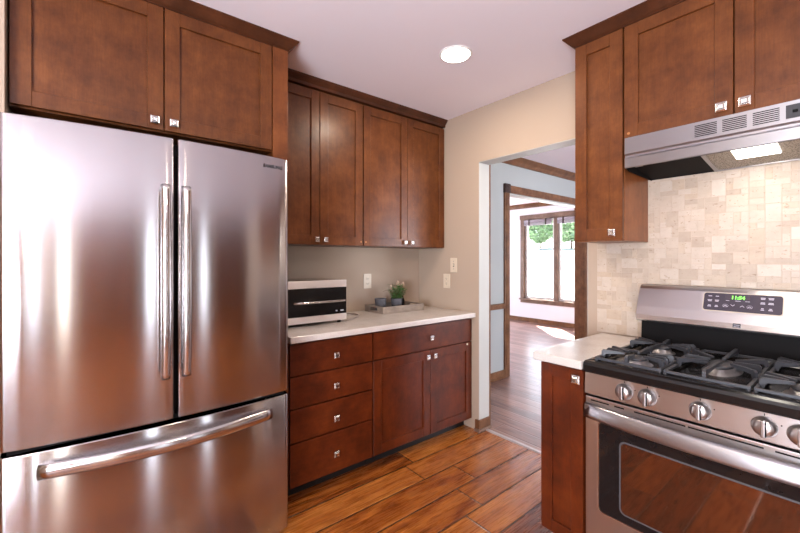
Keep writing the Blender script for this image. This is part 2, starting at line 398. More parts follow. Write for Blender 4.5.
# ------------------------------------------------------------------ setting
CZ = 2.44
bm = MB(); box(bm, -0.12, 4.5, -4.6, 0.065, -0.08, 0.0); struct('floor', bm, M['floor_k'])
bm = MB(); box(bm, -4.2, 4.5, 0.065, 4.9, -0.08, 0.0); struct('floor_dining', bm, M['floor_h'])
bm = MB(); box(bm, -4.2, 4.5, -4.6, 4.9, CZ, CZ+0.1); struct('ceiling', bm, M['ceil'])
# wall on the left (x = 0): kitchen stretch
bm = MB(); box(bm, -0.12, 0.0, -4.6, 0.0, 0, CZ); struct('wall_left', bm, M['paint'])
bm = MB(); box(bm, 0.0, 0.66, -4.6, -2.513, 0, CZ); struct('wall_left_return', bm, M['paint'])
# wall with the opening (y = 0..0.12), jamb paint paled to hold its daylight
OX0, OX1, OZ = 0.68, 1.497, 2.033
bm = MB()
box(bm, -0.12, OX0, 0, 0.12, 0, CZ); box(bm, OX1, 4.42, 0, 0.12, 0, CZ); box(bm, OX0, OX1, 0, 0.12, OZ, CZ)
struct('wall_back', bm, M['paint'])
bm = MB()
box(bm, OX0-0.002, OX0+0.004, 0.003, 0.12, 0, OZ); box(bm, OX1-0.004, OX1+0.002, 0.003, 0.12, 0, OZ); box(bm, OX0, OX1, 0.003, 0.12, OZ-0.005, OZ+0.002)
struct('trim_opening', bm, M['jamb'])
bm = MB()
box(bm, OX0-0.085, OX0+0.006, 0.12, 0.138, 0, OZ+0.02, 0.003); box(bm, OX1-0.004, OX1+0.085, 0.12, 0.138, 0, OZ+0.02, 0.003); box(bm, OX0-0.085, OX1+0.085, 0.12, 0.138, OZ+0.02, OZ+0.10, 0.003)
struct('trim_opening_casing', bm, M['oak'])
# wall x=0 of the dining room with its cased doorway
DY0, DY1, DZ = 1.335, 3.09, 2.035
bm = MB()
box(bm, -0.12, 0, 0.12, DY0, 0, CZ); box(bm, -0.12, 0, DY1, 4.9, 0, CZ); box(bm, -0.12, 0, DY0, DY1, DZ, CZ)
struct('wall_dining_left', bm, M['hall'])
bm = MB(); box(bm, -0.12, 0.0, DY0, DY0+0.012, 0, DZ); box(bm, -0.12, 0.0, DY1-0.012, DY1, 0, DZ)
box(bm, 0.0, 0.02, DY0-0.085, DY0+0.004, 0, DZ, 0.004); box(bm, 0.0, 0.02, DY1-0.004, DY1+0.085, 0, DZ, 0.004)
box(bm, 0.0, 0.02, DY0, DY1, DZ, DZ+0.085, 0.004)
box(bm, 0.018, 0.026, DY0-0.06, DY0-0.02, 0.13, DZ, 0.003); box(bm, 0.018, 0.026, DY1+0.02, DY1+0.06, 0.13, DZ, 0.003); box(bm, 0.018, 0.026, DY0, DY1, DZ+0.022, DZ+0.062, 0.003)
struct('trim_doorway_casing', bm, M['oak'])
bm = MB(); box(bm, -0.12, 0.0, DY0, DY1, DZ-0.012, DZ); struct('trim_doorway_head', bm, M['jamb'])
bm = MB()
for y in (DY0-0.09, DY1-0.005):
    box(bm, 0.0, 0.032, y, y+0.095, DZ-0.005, DZ+0.095, 0.004); lathe(bm, [(0.034, 0.031), (0.030, 0.036), (0.022, 0.033), (0.012, 0.038)], (0, y+0.0475, DZ+0.045), 20, 'x')
struct('trim_corner_blocks', bm, M['oak_dark'])
bm = MB()
for y0, y1 in ((0.12, DY0-0.085), (DY1+0.085, 4.78)):
    box(bm, 0, 0.022, y0, y1, 0.755, 0.815, 0.005); box(bm, 0, 0.035, y0, y1, 0.795, 0.812, 0.004)
struct('trim_chair_rail', bm, M['oak'])
bm = MB()
for y0, y1 in ((0.12, DY0-0.085), (DY1+0.085, 4.78)):
    box(bm, 0, 0.015, y0, y1, 0, 0.085, 0.004); box(bm, 0, 0.028, y0, y1, 0, 0.018, 0.004)
struct('baseboard_dining', bm, M['oak'])
def crown(bm, p0, p1, out, h=0.085, w=0.07):
    """crown running p0->p1 (at ceiling), out = unit direction into the room"""
    o_ = Vector(out); d = Vector(p1)-Vector(p0); P = Vector(p0)
    prof = [(0, 0), (w, 0), (w, -0.010), (w*0.86, -0.018), (w*0.45, -h*0.55), (0.022, -h*0.8), (0.016, -h*0.84), (0.016, -h), (0, -h)]
    prism(bm, [P+o_*a+Vector((0, 0, b)) for a, b in prof], d)
bm = MB(); crown(bm, (0, 0.12, CZ), (0, 4.78, CZ), (1, 0, 0)); struct('trim_crown_dining', bm, M['oak'])
# far room
WX0, WX1, WZ0, WZ1, WY = -2.05, -0.62, 0.47, 2.13, 4.78
bm = MB()
box(bm, -4.2, WX0, WY, 4.9, 0, CZ); box(bm, WX1, 4.5, WY, 4.9, 0, CZ); box(bm, WX0, WX1, WY, 4.9, 0, WZ0); box(bm, WX0, WX1, WY, 4.9, WZ1, CZ)
struct('wall_far', bm, M['farwall'])
bm = MB(); box(bm, -4.2, -0.12, 0.0, 0.12, 0, CZ); struct('wall_far_front', bm, M['farwall'])
bm = MB(); box(bm, -4.32, -4.2, 0.0, 1.9, 0, CZ); box(bm, -4.32, -4.2, 3.9, 4.9, 0, CZ); box(bm, -4.32, -4.2, 1.9, 3.9, 0, 0.5); box(bm, -4.32, -4.2, 1.9, 3.9, 2.1, CZ); struct('wall_far_side', bm, M['farwall'])
bm = MB(); box(bm, -4.2, -0.12, WY-0.015, WY, 0, 0.085, 0.004); box(bm, -4.2, -0.12, WY-0.028, WY, 0, 0.018, 0.004); struct('baseboard_far', bm, M['oak'])
bm = MB(); crown(bm, (-4.2, WY, CZ), (-0.12, WY, CZ), (0, -1, 0)); crown(bm, (-4.2, 0.12, CZ), (-4.2, WY, CZ), (1, 0, 0)); struct('trim_crown_far', bm, M['oak'])
def window(n, x0, x1, z0, z1, y, nsash, fr=0.07, axis='y', sgn=-1):
    """window in plane `axis` = y; sgn = direction into the room"""
    def B(bm, a0, a1, d0, d1, h0, h1, bev=0.003):
        if axis == 'y': box(bm, a0, a1, y+sgn*d0, y+sgn*d1, h0, h1, bev)
        else: box(bm, y+sgn*d0, y+sgn*d1, a0, a1, h0, h1, bev)
    bm = MB()
    B(bm, x0-fr, x0+0.008, 0, 0.02, z0-fr*0.6, z1+fr); B(bm, x1-0.008, x1+fr, 0, 0.02, z0-fr*0.6, z1+fr); B(bm, x0-fr-0.015, x1+fr+0.015, 0, 0.026, z1-0.008, z1+fr+0.01)
    B(bm, x0-fr-0.02, x1+fr+0.02, 0, 0.045, z0-0.02, z0+0.008); B(bm, x0-fr, x1+fr, 0, 0.018, z0-fr-0.01, z0-0.02)
    B(bm, x0, x0+0.02, -0.11, 0, z0, z1); B(bm, x1-0.02, x1, -0.11, 0, z0, z1); B(bm, x0, x1, -0.11, 0, z0, z0+0.02); B(bm, x0, x1, -0.11, 0, z1-0.02, z1)
    wd = (x1-x0)/nsash
    for i in range(1, nsash): B(bm, x0+i*wd-0.038, x0+i*wd+0.038, -0.08, 0.01, z0, z1)
    w = struct('window_%d' % n, bm, M['winframe'])
    for i in range(nsash):
        a0 = x0+i*wd+(0.022 if i == 0 else 0.038); a1 = x0+(i+1)*wd-(0.022 if i == nsash-1 else 0.038)
        bm = MB(); s = 0.045
        B(bm, a0, a0+s, -0.07, -0.03, z0+0.02, z1-0.02); B(bm, a1-s, a1, -0.07, -0.03, z0+0.02, z1-0.02)
        B(bm, a0+s, a1-s, -0.07, -0.03, z0+0.02, z0+0.02+s); B(bm, a0+s, a1-s, -0.07, -0.03, z1-0.02-s, z1-0.02)
        B(bm, (a0+a1)/2-0.05, (a0+a1)/2+0.05, -0.03, -0.005, z0+0.03, z0+0.045)
        sa = obj('sash', bm, M['vinyl'], w)
        bm = MB(); B(bm, a0+s-0.005, a1-s+0.005, -0.052, -0.048, z0+0.015+s, z1-0.015-s, 0); obj('pane', bm, M['glass'], w)
    return w
window(1, WX0, WX1, WZ0, WZ1, WY, 2)
window(5, 1.9, 3.9, 0.5, 2.1, -4.2, 2, axis='x', sgn=1)  # unseen window added so light reaches the far room's window wall
# dining room right wall and a broad unseen window added to brighten the room
def wall_x(x0, x1, y0, y1, holes, mat, name):
    bm = MB(); c = y0
    for a, b, h0, h1 in holes:
        box(bm, x0, x1, c, a, 0, CZ); box(bm, x0, x1, a, b, 0, h0); box(bm, x0, x1, a, b, h1, CZ); c = b
    box(bm, x0, x1, c, y1, 0, CZ); struct(name, bm, mat)
wall_x(4.3, 4.42, 0.12, 4.78, [(1.4, 3.4, 0.45, 2.15)], M['hall'], 'wall_dining_right')
window(2, 1.4, 3.4, 0.45, 2.15, 4.3, 2, axis='x', sgn=-1)
wall_x(4.3, 4.42, -4.5, 0.0, [(-3.75, -3.49, 0.12, 2.2), (-3.33, -3.07, 0.12, 2.2), (-2.03, -1.77, 0.12, 2.2), (-1.08, -0.82, 0.12, 2.2)], M['paint'], 'wall_right')
for _k, _y in enumerate((-3.62, -3.20, -1.90, -0.95)):
    window((3, 4, 6, 7)[_k], _y-0.13, _y+0.13, 0.12, 2.2, 4.3, 1, fr=0.045, axis='x', sgn=-1)  # unseen narrow windows added, spaced for streaks reflected in the refrigerator
bm = MB(); box(bm, -0.12, 2.45, -4.5, -4.38, 0, CZ); box(bm, 4.15, 4.42, -4.5, -4.38, 0, CZ); box(bm, 2.45, 4.15, -4.5, -4.38, 2.1, CZ); struct('wall_near', bm, M['paint'])
def patio():  # unseen patio door added behind the camera to let in fill light
    bm = MB()
    for a in (2.45, 3.27, 3.35, 4.09): box(bm, a, a+0.06, -4.47, -4.41, 0, 2.1, 0.003)
    box(bm, 2.45, 4.15, -4.47, -4.41, 0, 0.08, 0.003); box(bm, 2.45, 4.15, -4.47, -4.41, 2.02, 2.1, 0.003)
    d = struct('door_added', bm, M['vinyl'])
    for a, b in ((2.51, 3.27), (3.41, 4.09)):
        bm = MB(); box(bm, a, b, -4.442, -4.438, 0.08, 2.02); obj('pane', bm, M['glass'], d)
patio()
# baseboards in the kitchen
bm = MB()
box(bm, 0.655, OX0+0.016, -0.016, 0.0, 0, 0.085, 0.003); box(bm, OX0+0.004, OX0+0.018, -0.014, 0.118, 0, 0.085, 0.003)
struct('baseboard_back', bm, M['oak'])
bm = MB(); box(bm, 0.655, OX0+0.028, -0.028, -0.016, 0, 0.022, 0.003); box(bm, OX0+0.018, OX0+0.030, -0.026, 0.118, 0, 0.022, 0.003)
struct('trim_base_shoe', bm, M['winframe'])
bm = MB(); box(bm, 0.66, 0.675, -4.38, -2.53, 0.77, 0.83, 0.004); box(bm, 0.66, 0.69, -4.38, -2.53, 0.805, 0.825, 0.003); struct('trim_chair_rail_kitchen', bm, M['oak'])
bm = MB(); box(bm, 0.66, 0.675, -4.38, -2.53, 0, 0.085, 0.004); struct('baseboard_left', bm, M['oak'])
bm = MB(); prism(bm, [(OX0+0.005, 0.045, 0), (OX0+0.005, 0.055, 0.007), (OX0+0.005, 0.075, 0.007), (OX0+0.005, 0.085, 0)], (OX1-OX0-0.01, 0, 0)); struct('trim_threshold', bm, M['strip'])

# tiled backsplash
def backsplash():
    bm = MB(); u = 0.0262; x0, z0 = 1.552, 0.884; nx, nz = 52, 32
    occ = [[False]*nz for _ in range(nx)]
    rnd = random.Random(3)
    for k in range(nz):
        for i in range(nx):
            if occ[i][k]: continue
            opts = [(3, 2), (2, 2), (2, 2), (2, 2), (2, 1), (1, 2), (2, 1), (1, 1), (3, 1), (2, 3)]; rnd.shuffle(opts)
            for w, h in opts+[(1, 1)]:
                if i+w <= nx and k+h <= nz and not any(occ[i+a][k+b] for a in range(w) for b in range(h)): break
            for a in range(w):
                for b in range(h): occ[i+a][k+b] = True
            g = 0.0006; t_ = 0.0068+rnd.uniform(-0.0004, 0.0004); c = 0.0012
            X0, X1, Z0, Z1 = x0+i*u+g, x0+(i+w)*u-g, z0+k*u+g, z0+(k+h)*u-g
            a = [bm.verts.new(p) for p in ((X0, -0.0055, Z0), (X1, -0.0055, Z0), (X1, -0.0055, Z1), (X0, -0.0055, Z1))]
            b = [bm.verts.new(p) for p in ((X0+c, -t_, Z0+c), (X1-c, -t_, Z0+c), (X1-c, -t_, Z1-c), (X0+c, -t_, Z1-c))]
            bm.faces.new(b)
            for q in range(4): bm.faces.new((a[q], a[(q+1) % 4], b[(q+1) % 4], b[q]))
    o = struct('wall_backsplash', bm, M['tile'])
    bm = MB(); box(bm, x0, x0+nx*u, -0.006, 0.0, z0, z0+nz*u); obj('grout', bm, M['grout'], o)
backsplash()

# ------------------------------------------------------------------ outside
bm = MB()
N = 24
gv = [[bm.verts.new((-45+90*i/N, 4.9+60*j/N, -0.35+(0 if j < 6 else 0.26*(j-6)))) for j in range(N+1)] for i in range(N+1)]
for i in range(N):
    for j in range(N): bm.faces.new((gv[i][j], gv[i+1][j], gv[i+1][j+1], gv[i][j+1]))
struct('ground', bm, M['ground'])
def tree(x, y, z, r, h, label, seed):
    rnd = random.Random(seed); T = thing('garden_tree', label, 'tree', (x, y, z), 'trees beyond the far window')
    bm = MB(); tube(bm, curve_pts([(x, y, z-0.3), (x+0.1, y, z+h*0.3), (x-0.05, y+0.1, z+h*0.7)], 5), 0.14, 8)
    for k in range(4):
        a = k*1.6; tube(bm, [(x, y, z+h*0.4), (x+math.cos(a)*r*0.5, y+math.sin(a)*r*0.5, z+h*0.7)], 0.05, 6)
    obj('trunk', bm, M['bark'], T)
    bm = MB()
    for k in range(1700):
        v = Vector((rnd.gauss(0, 1), rnd.gauss(0, 1), rnd.gauss(0, 1))).normalized()*rnd.uniform(0.55, 1)**0.5
        lump = 1+0.18*math.sin(5*v.x+seed)+0.15*math.sin(6*v.z+seed*2)
        c = Vector((x+v.x*r*lump, y+v.y*r*lump, z+h*0.62+v.z*h*0.42*lump)); s = rnd.uniform(0.2, 0.4)
        q = Vector((rnd.gauss(0, 1), rnd.gauss(0, 1), rnd.gauss(0, 1))).normalized().to_track_quat('Z', 'Y')
        bm.faces.new([bm.verts.new(c+q @ Vector(p)*s) for p in ((-1, 0, 0), (0, -0.6, 0.15), (1, 0, 0), (0, 0.6, 0.15))])
    obj('crown_leaves', bm, M['foliage'], T)
tree(-34.5, 50, 2.4, 2.0, 5.2, 'hazy green tree at the far left of the far window view', 1)
tree(-29.3, 51, 2.5, 2.0, 5.8, 'tallest hazy green tree beyond the left window pane', 2)
tree(-24.0, 50, 2.4, 2.0, 5.0, 'rounded hazy green tree beyond the window mullion', 5)
tree(-18.6, 51, 2.5, 2.1, 5.4, 'hazy green tree beyond the right window pane', 8)

# ------------------------------------------------------------------ cabinets on the left wall
FA = Face('A', 0.305)    # upper doors hang on this plane
G = 'nickel'
def upper_left(y0, y1, label, dots, knobs):
    T = thing('wall_cabinet', label, 'cabinet', (0.0, (y0+y1)/2, 1.39), 'wall cabinets over the left counter')
    bm = MB(); box(bm, 0.003, 0.303, y0+0.001, y1-0.001, 1.39, 2.385); obj('carcass', bm, M['wood_v'], T)
    m = (y0+y1)/2; g = 0.0018
    for (a, b), kn, dt in (((y0+0.004, m-g), knobs[0], dots[0]), ((m+g, y1-0.004), knobs[1], dots[1])):
        bm = MB(); shaker(bm, FA, a, b, 1.393, 2.372); d = obj('door', bm, M['wood_v'], T)
        knob(FA, kn, 1.425, d, s=0.0145)
        if dt: dot(FA, dt, 1.418, d)
upper_left(-1.470, -0.806, 'dark wood wall cabinet beside the refrigerator, two panelled doors above the microwave', (None, -0.825), (-1.164, -1.101))
upper_left(-0.804, -0.003, 'dark wood wall cabinet in the room corner, above the tray of plants', (-0.785, None), (-0.433, -0.368))
bm = MB()
prof = [(0.29, 0), (0.36, 0), (0.357, -0.012), (0.334, -0.036), (0.334, -0.055), (0.29, -0.055)]
prism(bm, [(a, -1.474, CZ+b) for a, b in prof], (0, 1.472, 0)); struct('trim_cabinet_crown_left', bm, M['wood_crown'])

# cabinet over the fridge and tall end panel
FF = Face('A', 0.60)
T = thing('refrigerator_cabinet', 'wide dark wood cabinet with two doors above the refrigerator', 'cabinet', (0.0, -2.03, 1.852))
bm = MB(); box(bm, 0.003, 0.598, -2.509, -1.555, 1.852, 2.390); obj('carcass', bm, M['wood_v'], T)
for a, b, kn in ((-2.506, -2.035, -2.068), (-2.030, -1.559, -1.997)):
    bm = MB(); shaker(bm, FF, a, b, 1.858, 2.390); d = obj('door', bm, M['wood_v'], T); knob(FF, kn, 1.892, d, s=0.016)
T = thing('end_panel', 'tall light brown wood panel between the refrigerator and wall cabinets', 'panel', (0.3, -1.515, 0))
bm = MB(); box(bm, 0.003, 0.598, -1.553, -1.4745, 0, 2.390); obj('side_board', bm, M['panel_end'], T)
bm = MB(); box(bm, 0.598, 0.622, -1.555, -1.4745, 0, 2.390, 0.001); obj('face_stile', bm, M['panel_end'], T)
def mitre_crown(bm, path, prof):
    """path: list of (point, outward vector) with mitred vectors"""
    rows = [[bm.verts.new(Vector(p)+Vector(o_)*a+Vector((0, 0, b))) for a, b in prof] for p, o_ in path]
    n = len(prof)
    for k in range(len(rows)-1):
        for i in range(n): bm.faces.new((rows[k][i], rows[k][(i+1) % n], rows[k+1][(i+1) % n], rows[k+1][i]))
    bm.faces.new(rows[0]); bm.faces.new(list(reversed(rows[-1])))
CP = [(-0.02, 0), (0.045, 0), (0.045, -0.006), (0.036, -0.014), (0.012, -0.040), (0.003, -0.046), (0.003, -0.049), (-0.02, -0.049)]
bm = MB(); mitre_crown(bm, [((0.62, -2.512, CZ), (1, 0, 0)), ((0.62, -1.4745, CZ), (1, 1, 0)), ((0.365, -1.4745, CZ), (0, 1, 0))], CP)
struct('trim_cabinet_crown_fridge', bm, M['wood_crown'])

# base cabinets on the left
FB = Face('A', 0.60)
def base_box(T, y0, y1, x1=0.598):
    bm = MB(); box(bm, 0.003, x1, y0+0.001, y1-0.001, 0.09, 0.856); obj('carcass', bm, M['base_v'], T)
    bm = MB(); box(bm, 0.02, x1-0.06, y0+0.001, y1-0.001, 0, 0.089); obj('toe_kick', bm, M['toe'], T)
T = thing('drawer_cabinet', 'dark wood base cabinet with four stacked drawers beside the refrigerator', 'cabinet', (0, -1.2, 0), 'base cabinets under the left counter')
base_box(T, -1.4735, -0.930)
for h0, h1, kh in ((0.675, 0.843, 0.752), (0.502, 0.668, 0.579), (0.319, 0.494, 0.393), (0.082, 0.312, 0.190)):
    bm = MB(); slab(bm, FB, -1.462, -0.934, h0, h1); d = obj('drawer', bm, M['base_h'], T); knob(FB, -1.191, kh, d, s=0.0165)
T = thing('base_cabinet', 'dark wood base cabinet with one wide drawer over two doors', 'cabinet', (0, -0.46, 0), 'base cabinets under the left counter')
base_box(T, -0.9285, -0.006)
bm = MB(); slab(bm, FB, -0.924, -0.010, 0.675, 0.843); d = obj('drawer', bm, M['base_h'], T); knob(FB, -0.444, 0.753, d, s=0.0165)
for a, b, kn, dt in ((-0.924, -0.446, -0.477, None), (-0.442, -0.010, -0.410, -0.062)):
    bm = MB(); shaker(bm, FB, a, b, 0.082, 0.668, s=0.062); d = obj('door', bm, M['base_v'], T); knob(FB, kn, 0.624, d, s=0.0165)
    if dt: dot(FB, dt, 0.655, d, m='white', r=0.0075)
bm = MB(); box(bm, 0.002, 0.655, -1.4735, -0.003, 0.857, 0.891, 0.004, 3)
tag(obj('countertop', bm, M['quartz']), 'pale speckled quartz countertop on the left base cabinets, holding microwave and tray', 'countertop', 'quartz countertops')

# ------------------------------------------------------------------ refrigerator
def fridge():
    T = thing('refrigerator', 'large stainless steel french door refrigerator with bottom freezer drawer', 'refrigerator', (0.4, -2.03, 0))
    Y0, Y1, YC, HW = -2.511, -1.549, -2.03, 0.481
    XE, BOW = 0.815, 0.035
    fx = lambda y: XE+BOW*(1-((y-YC)/HW)**2)
    def slab_bow(y0, y1, z0, z1, r0, r1, back=0.745):
        bm = MB(); pts = []
        n = 22
        def edge(y, side, r):     # rounded vertical edge
            out = []
            for k in range(6):
                a = math.pi/2*k/5
                out.append((fx(y)-r+r*math.sin(a), (y+r-r*math.cos(a)) if side < 0 else (y-r+r*math.cos(a))))
            return out
        front = []
        front += edge(y0, -1, r0)
        for i in range(1, n): 
            y = y0+r0+(y1-y0-r0-r1)*i/n; front.append((fx(y), y))
        front += list(reversed(edge(y1, 1, r1)))
        poly = [(back, y0)]+front+[(back, y1)]
        zs = [(z0, 0.004), (z0+0.0012, 0.0012), (z0+0.004, 0), (z1-0.004, 0), (z1-0.0012, 0.0012), (z1, 0.004)]
        rows = []
        for z, ins in zs:
            rows.append([bm.verts.new((x-ins if 0 < i < len(poly)-1 else x, y+(ins if y < (y0+y1)/2 else -ins), z)) for i, (x, y) in enumerate(poly)])
        m = len(poly)
        for k in range(len(rows)-1):
            for i in range(m):
                f = bm.faces.new((rows[k][i], rows[k][(i+1) % m], rows[k+1][(i+1) % m], rows[k+1][i])); f.smooth = 0 < i < m-2 and k == 2
        bm.faces.new(rows[0]); bm.faces.new(list(reversed(rows[-1])))
        return bm
    bm = MB(); box(bm, 0.06, 0.735, Y0+0.006, Y1-0.016, 0.03, 1.755, 0.004); 
    obj('body', bm, M['greyplastic'], T)
    bm = MB(); box(bm, 0.10, 0.77, Y0+0.03, Y1-0.03, 0.0, 0.028); obj('base_grille', bm, M['blackm'], T)
    bm = MB(); box(bm, 0.70, 0.79, Y0+0.01, Y0+0.10, 1.7555, 1.772, 0.004); obj('hinge_cover', bm, M['blackm'], T)
    bm = MB(); box(bm, 0.70, 0.79, Y1-0.11, Y1-0.02, 1.7555, 1.772, 0.004); obj('hinge_cover', bm, M['blackm'], T)
    bm = MB(); box(bm, 0.736, 0.80, Y0+0.02, Y1-0.02, 0.662, 0.681); box(bm, 0.736, 0.82, YC, YC+0.016, 0.70, 1.75); obj('gasket', bm, M['blackm'], T)
    for y0, y1, hy, sgn in ((Y0, YC+0.002, -2.062, 1), (YC+0.014, Y1, -1.993, -1)):
        r = (0.020, 0.010) if sgn > 0 else (0.010, 0.020)
        d = obj('door', slab_bow(y0, y1, 0.681, 1.768, *r), M['steel_f'], T)
        bm = MB(); f = fx(hy)
        tube(bm, curve_pts([(f+0.038, hy, 0.852), (f+0.052, hy, 1.0), (f+0.058, hy, 1.215), (f+0.052, hy, 1.43), (f+0.038, hy, 1.578)], 8), 0.0165, 16, 0.0165)
        for z in (0.875, 1.555): box(bm, f-0.004, f+0.042, hy-0.008, hy+0.008, z-0.014, z+0.014, 0.003)
        obj('handle', bm, M['steel_s'], d)
        if sgn < 0:
            bm = MB(); a = -1.630; sl = Vector((-2*BOW*(a-YC)/HW**2, 1, 0)).normalized()
            text_bm(bm, 'SAMSUNG', 0.0205, (fx(a)+0.0010, a, 1.722), sl, (0, 0, 1), 0.0004); obj('logo', bm, M['printdark'], d)
    d = obj('freezer_drawer', slab_bow(Y0, Y1, 0.032, 0.664, 0.020, 0.020), M['steel_f'], T)
    bm = MB(); pts = []
    yy = [-2.412+0.762*k/24 for k in range(25)]
    out = [fx(y)+0.010+0.052*(1-((y+2.031)/0.381)**2)**0.5 if abs((y+2.031)/0.381) < 1 else fx(y)+0.010 for y in yy]
    out = [fx(y)+0.028+0.034*(1-((y+2.031)/0.381)**2) for y in yy]
    tube(bm, [(o_, y, 0.608) for o_, y in zip(out, yy)], 0.014, 18, 0.025)
    for y in (-2.393, -1.669): box(bm, fx(y)-0.004, fx(y)+0.032, y-0.019, y+0.019, 0.600, 0.626, 0.004)
    obj('handle', bm, M['steel_s'], d)
fridge()

# ------------------------------------------------------------------ right-hand run: wall cabinets, hood
FU = Face('B', -0.31)
T = thing('wall_cabinet', 'tall narrow wood wall cabinet with one door, left of the range hood', 'cabinet', (1.70, 0, 1.388))
bm = MB(); box(bm, 1.583, 1.812, -0.308, -0.003, 1.388, 2.390); obj('carcass', bm, M['lamp_lit_side'], T)
bm = MB(); shaker(bm, FU, 1.584, 1.811, 1.391, 2.390); d = obj('door', bm, M['wood_v'], T); knob(FU, 1.768, 1.425, d, s=0.017)
T = thing('wall_cabinet', 'short wide wood wall cabinet with two doors above the range hood', 'cabinet', (2.21, 0, 1.86), None)
bm = MB(); box(bm, 1.8145, 2.60, -0.308, -0.003, 1.864, 2.390); obj('carcass', bm, M['wood_v'], T)
for a, b, kn, dt in ((1.819, 2.2105, 2.177, 1.838), (2.2150, 2.597, 2.247, None)):
    bm = MB(); shaker(bm, FU, a, b, 1.866, 2.390, s=0.058); d = obj('door', bm, M['wood_v'], T); knob(FU, kn, 1.900, d, s=0.018)
    if dt: dot(FU, dt, 1.885, d)
T = thing('wall_cabinet', 'wood wall cabinet right of the range hood, cut by the right edge', 'cabinet', (2.85, 0, 1.388))
bm = MB(); box(bm, 2.603, 3.10, -0.308, -0.003, 1.388, 2.385); obj('carcass', bm, M['wood_v'], T)
bm = MB(); shaker(bm, FU, 2.605, 3.098, 1.391, 2.390); d = obj('door', bm, M['wood_v'], T); knob(FU, 2.65, 1.425, d)
bm = MB(); mitre_crown(bm, [((1.583, -0.002, CZ), (-1, 0, 0)), ((1.583, -0.33, CZ), (-1, -1, 0)), ((3.10, -0.33, CZ), (0, -1, 0))], CP)
struct('trim_cabinet_crown_right', bm, M['wood_crown'])

def hood():
    T = thing('range_hood', 'stainless steel under-cabinet range hood with lit lamp above the range', 'range hood', (2.21, 0, 1.71))
    x0, x1 = 1.826, 2.597
    bm = MB()
    prof = [(-0.004, 1.8615), (-0.345, 1.8615), (-0.345, 1.788), (-0.338, 1.780), (-0.338, 1.772), (-0.345, 1.765), (-0.342, 1.725), (-0.338, 1.722), (-0.333, 1.725), (-0.333, 1.775), (-0.333, 1.8545), (-0.004, 1.8545)]
    prism(bm, [(x0, a, b) for a, b in prof], (x1-x0, 0, 0)); obj('canopy', bm, M['steel_h'], T)
    bm = MB()
    sp = [(-0.004, 1.854), (-0.332, 1.854), (-0.332, 1.726), (-0.30, 1.713), (-0.004, 1.707)]
    prism(bm, [(x0+0.001, a, b) for a, b in sp], (0.004, 0, 0)); prism(bm, [(x1-0.005, a, b) for a, b in sp], (0.004, 0, 0))
    box(bm, x0+0.005, x1-0.005, -0.012, -0.005, 1.709, 1.854)
    box(bm, x0+0.005, x1-0.005, -0.332, -0.012, 1.84, 1.854)
    obj('inner_shell', bm, M['blackm'], T)
    # sloped underside plate beside the filter
    bm = MB(); prism(bm, [(x0+0.006, -0.325, 1.755), (x0+0.006, -0.014, 1.712), (x0+0.006, -0.014, 1.716), (x0+0.006, -0.325, 1.759)], (0.255, 0, 0))
    obj('underside_plate', bm, M['blackm'], T)
    bm = MB(); prism(bm, [(2.42, -0.325, 1.755), (2.42, -0.014, 1.712), (2.42, -0.014, 1.716), (2.42, -0.325, 1.759)], (0.17, 0, 0)); obj('underside_plate', bm, M['blackm'], T)
    bm = MB(); prism(bm, [(2.105, -0.325, 1.753), (2.105, -0.014, 1.710), (2.105, -0.014, 1.714), (2.105, -0.325, 1.757)], (0.298, 0, 0)); fl = obj('filter', bm, M['mesh'], T)
    bm = MB()
    for a in (2.090, 2.403): prism(bm, [(a, -0.326, 1.750), (a, -0.014, 1.7075), (a, -0.014, 1.715), (a, -0.326, 1.758)], (0.015, 0, 0))
    prism(bm, [(2.090, -0.022, 1.708), (2.090, -0.014, 1.7065), (2.090, -0.014, 1.715), (2.090, -0.022, 1.716)], (0.328, 0, 0))
    obj('filter_frame', bm, M['steel_h'], fl)
    bm = MB(); prism(bm, [(2.19, -0.31, 1.746), (2.19, -0.14, 1.7225), (2.19, -0.14, 1.728), (2.19, -0.31, 1.752)], (0.135, 0, 0)); obj('lamp_lens', bm, M['hoodlens'], T)
    for k, a in enumerate((2.088, 2.177, 2.266)):
        bm = MB(); box(bm, a, a+0.080, -0.3462, -0.3445, 1.797, 1.851, 0.0)
        v = obj('vent_grille', bm, M['steel_h'], T)
        bm = MB()
        for j in range(7): box(bm, a+0.004, a+0.076, -0.3468, -0.3460, 1.8005+j*0.0072, 1.8040+j*0.0072)
        obj('slot', bm, M['blackm'], v)
    bm = MB(); box(bm, 2.358, 2.470, -0.3475, -0.3445, 1.800, 1.848, 0.001); sw = obj('switch_panel', bm, M['printdark'], T)
    for a in (2.375, 2.405, 2.435):
        bm = MB(); box(bm, a, a+0.014, -0.351, -0.3475, 1.818, 1.828, 0.001); obj('button', bm, M['blackm'], sw)
    bm = MB(); box(bm, x0+0.008, x0+0.040, -0.300, -0.235, 1.742, 1.7465); obj('mounting_clip', bm, M['vinyl'], T)
    light('hood_lamp', 'AREA', (2.257, -0.22, 1.728), 1.1, (1.0, 0.90, 0.78), (0, 0.12, -1), 0.12, 0.10, parent=T)
hood()

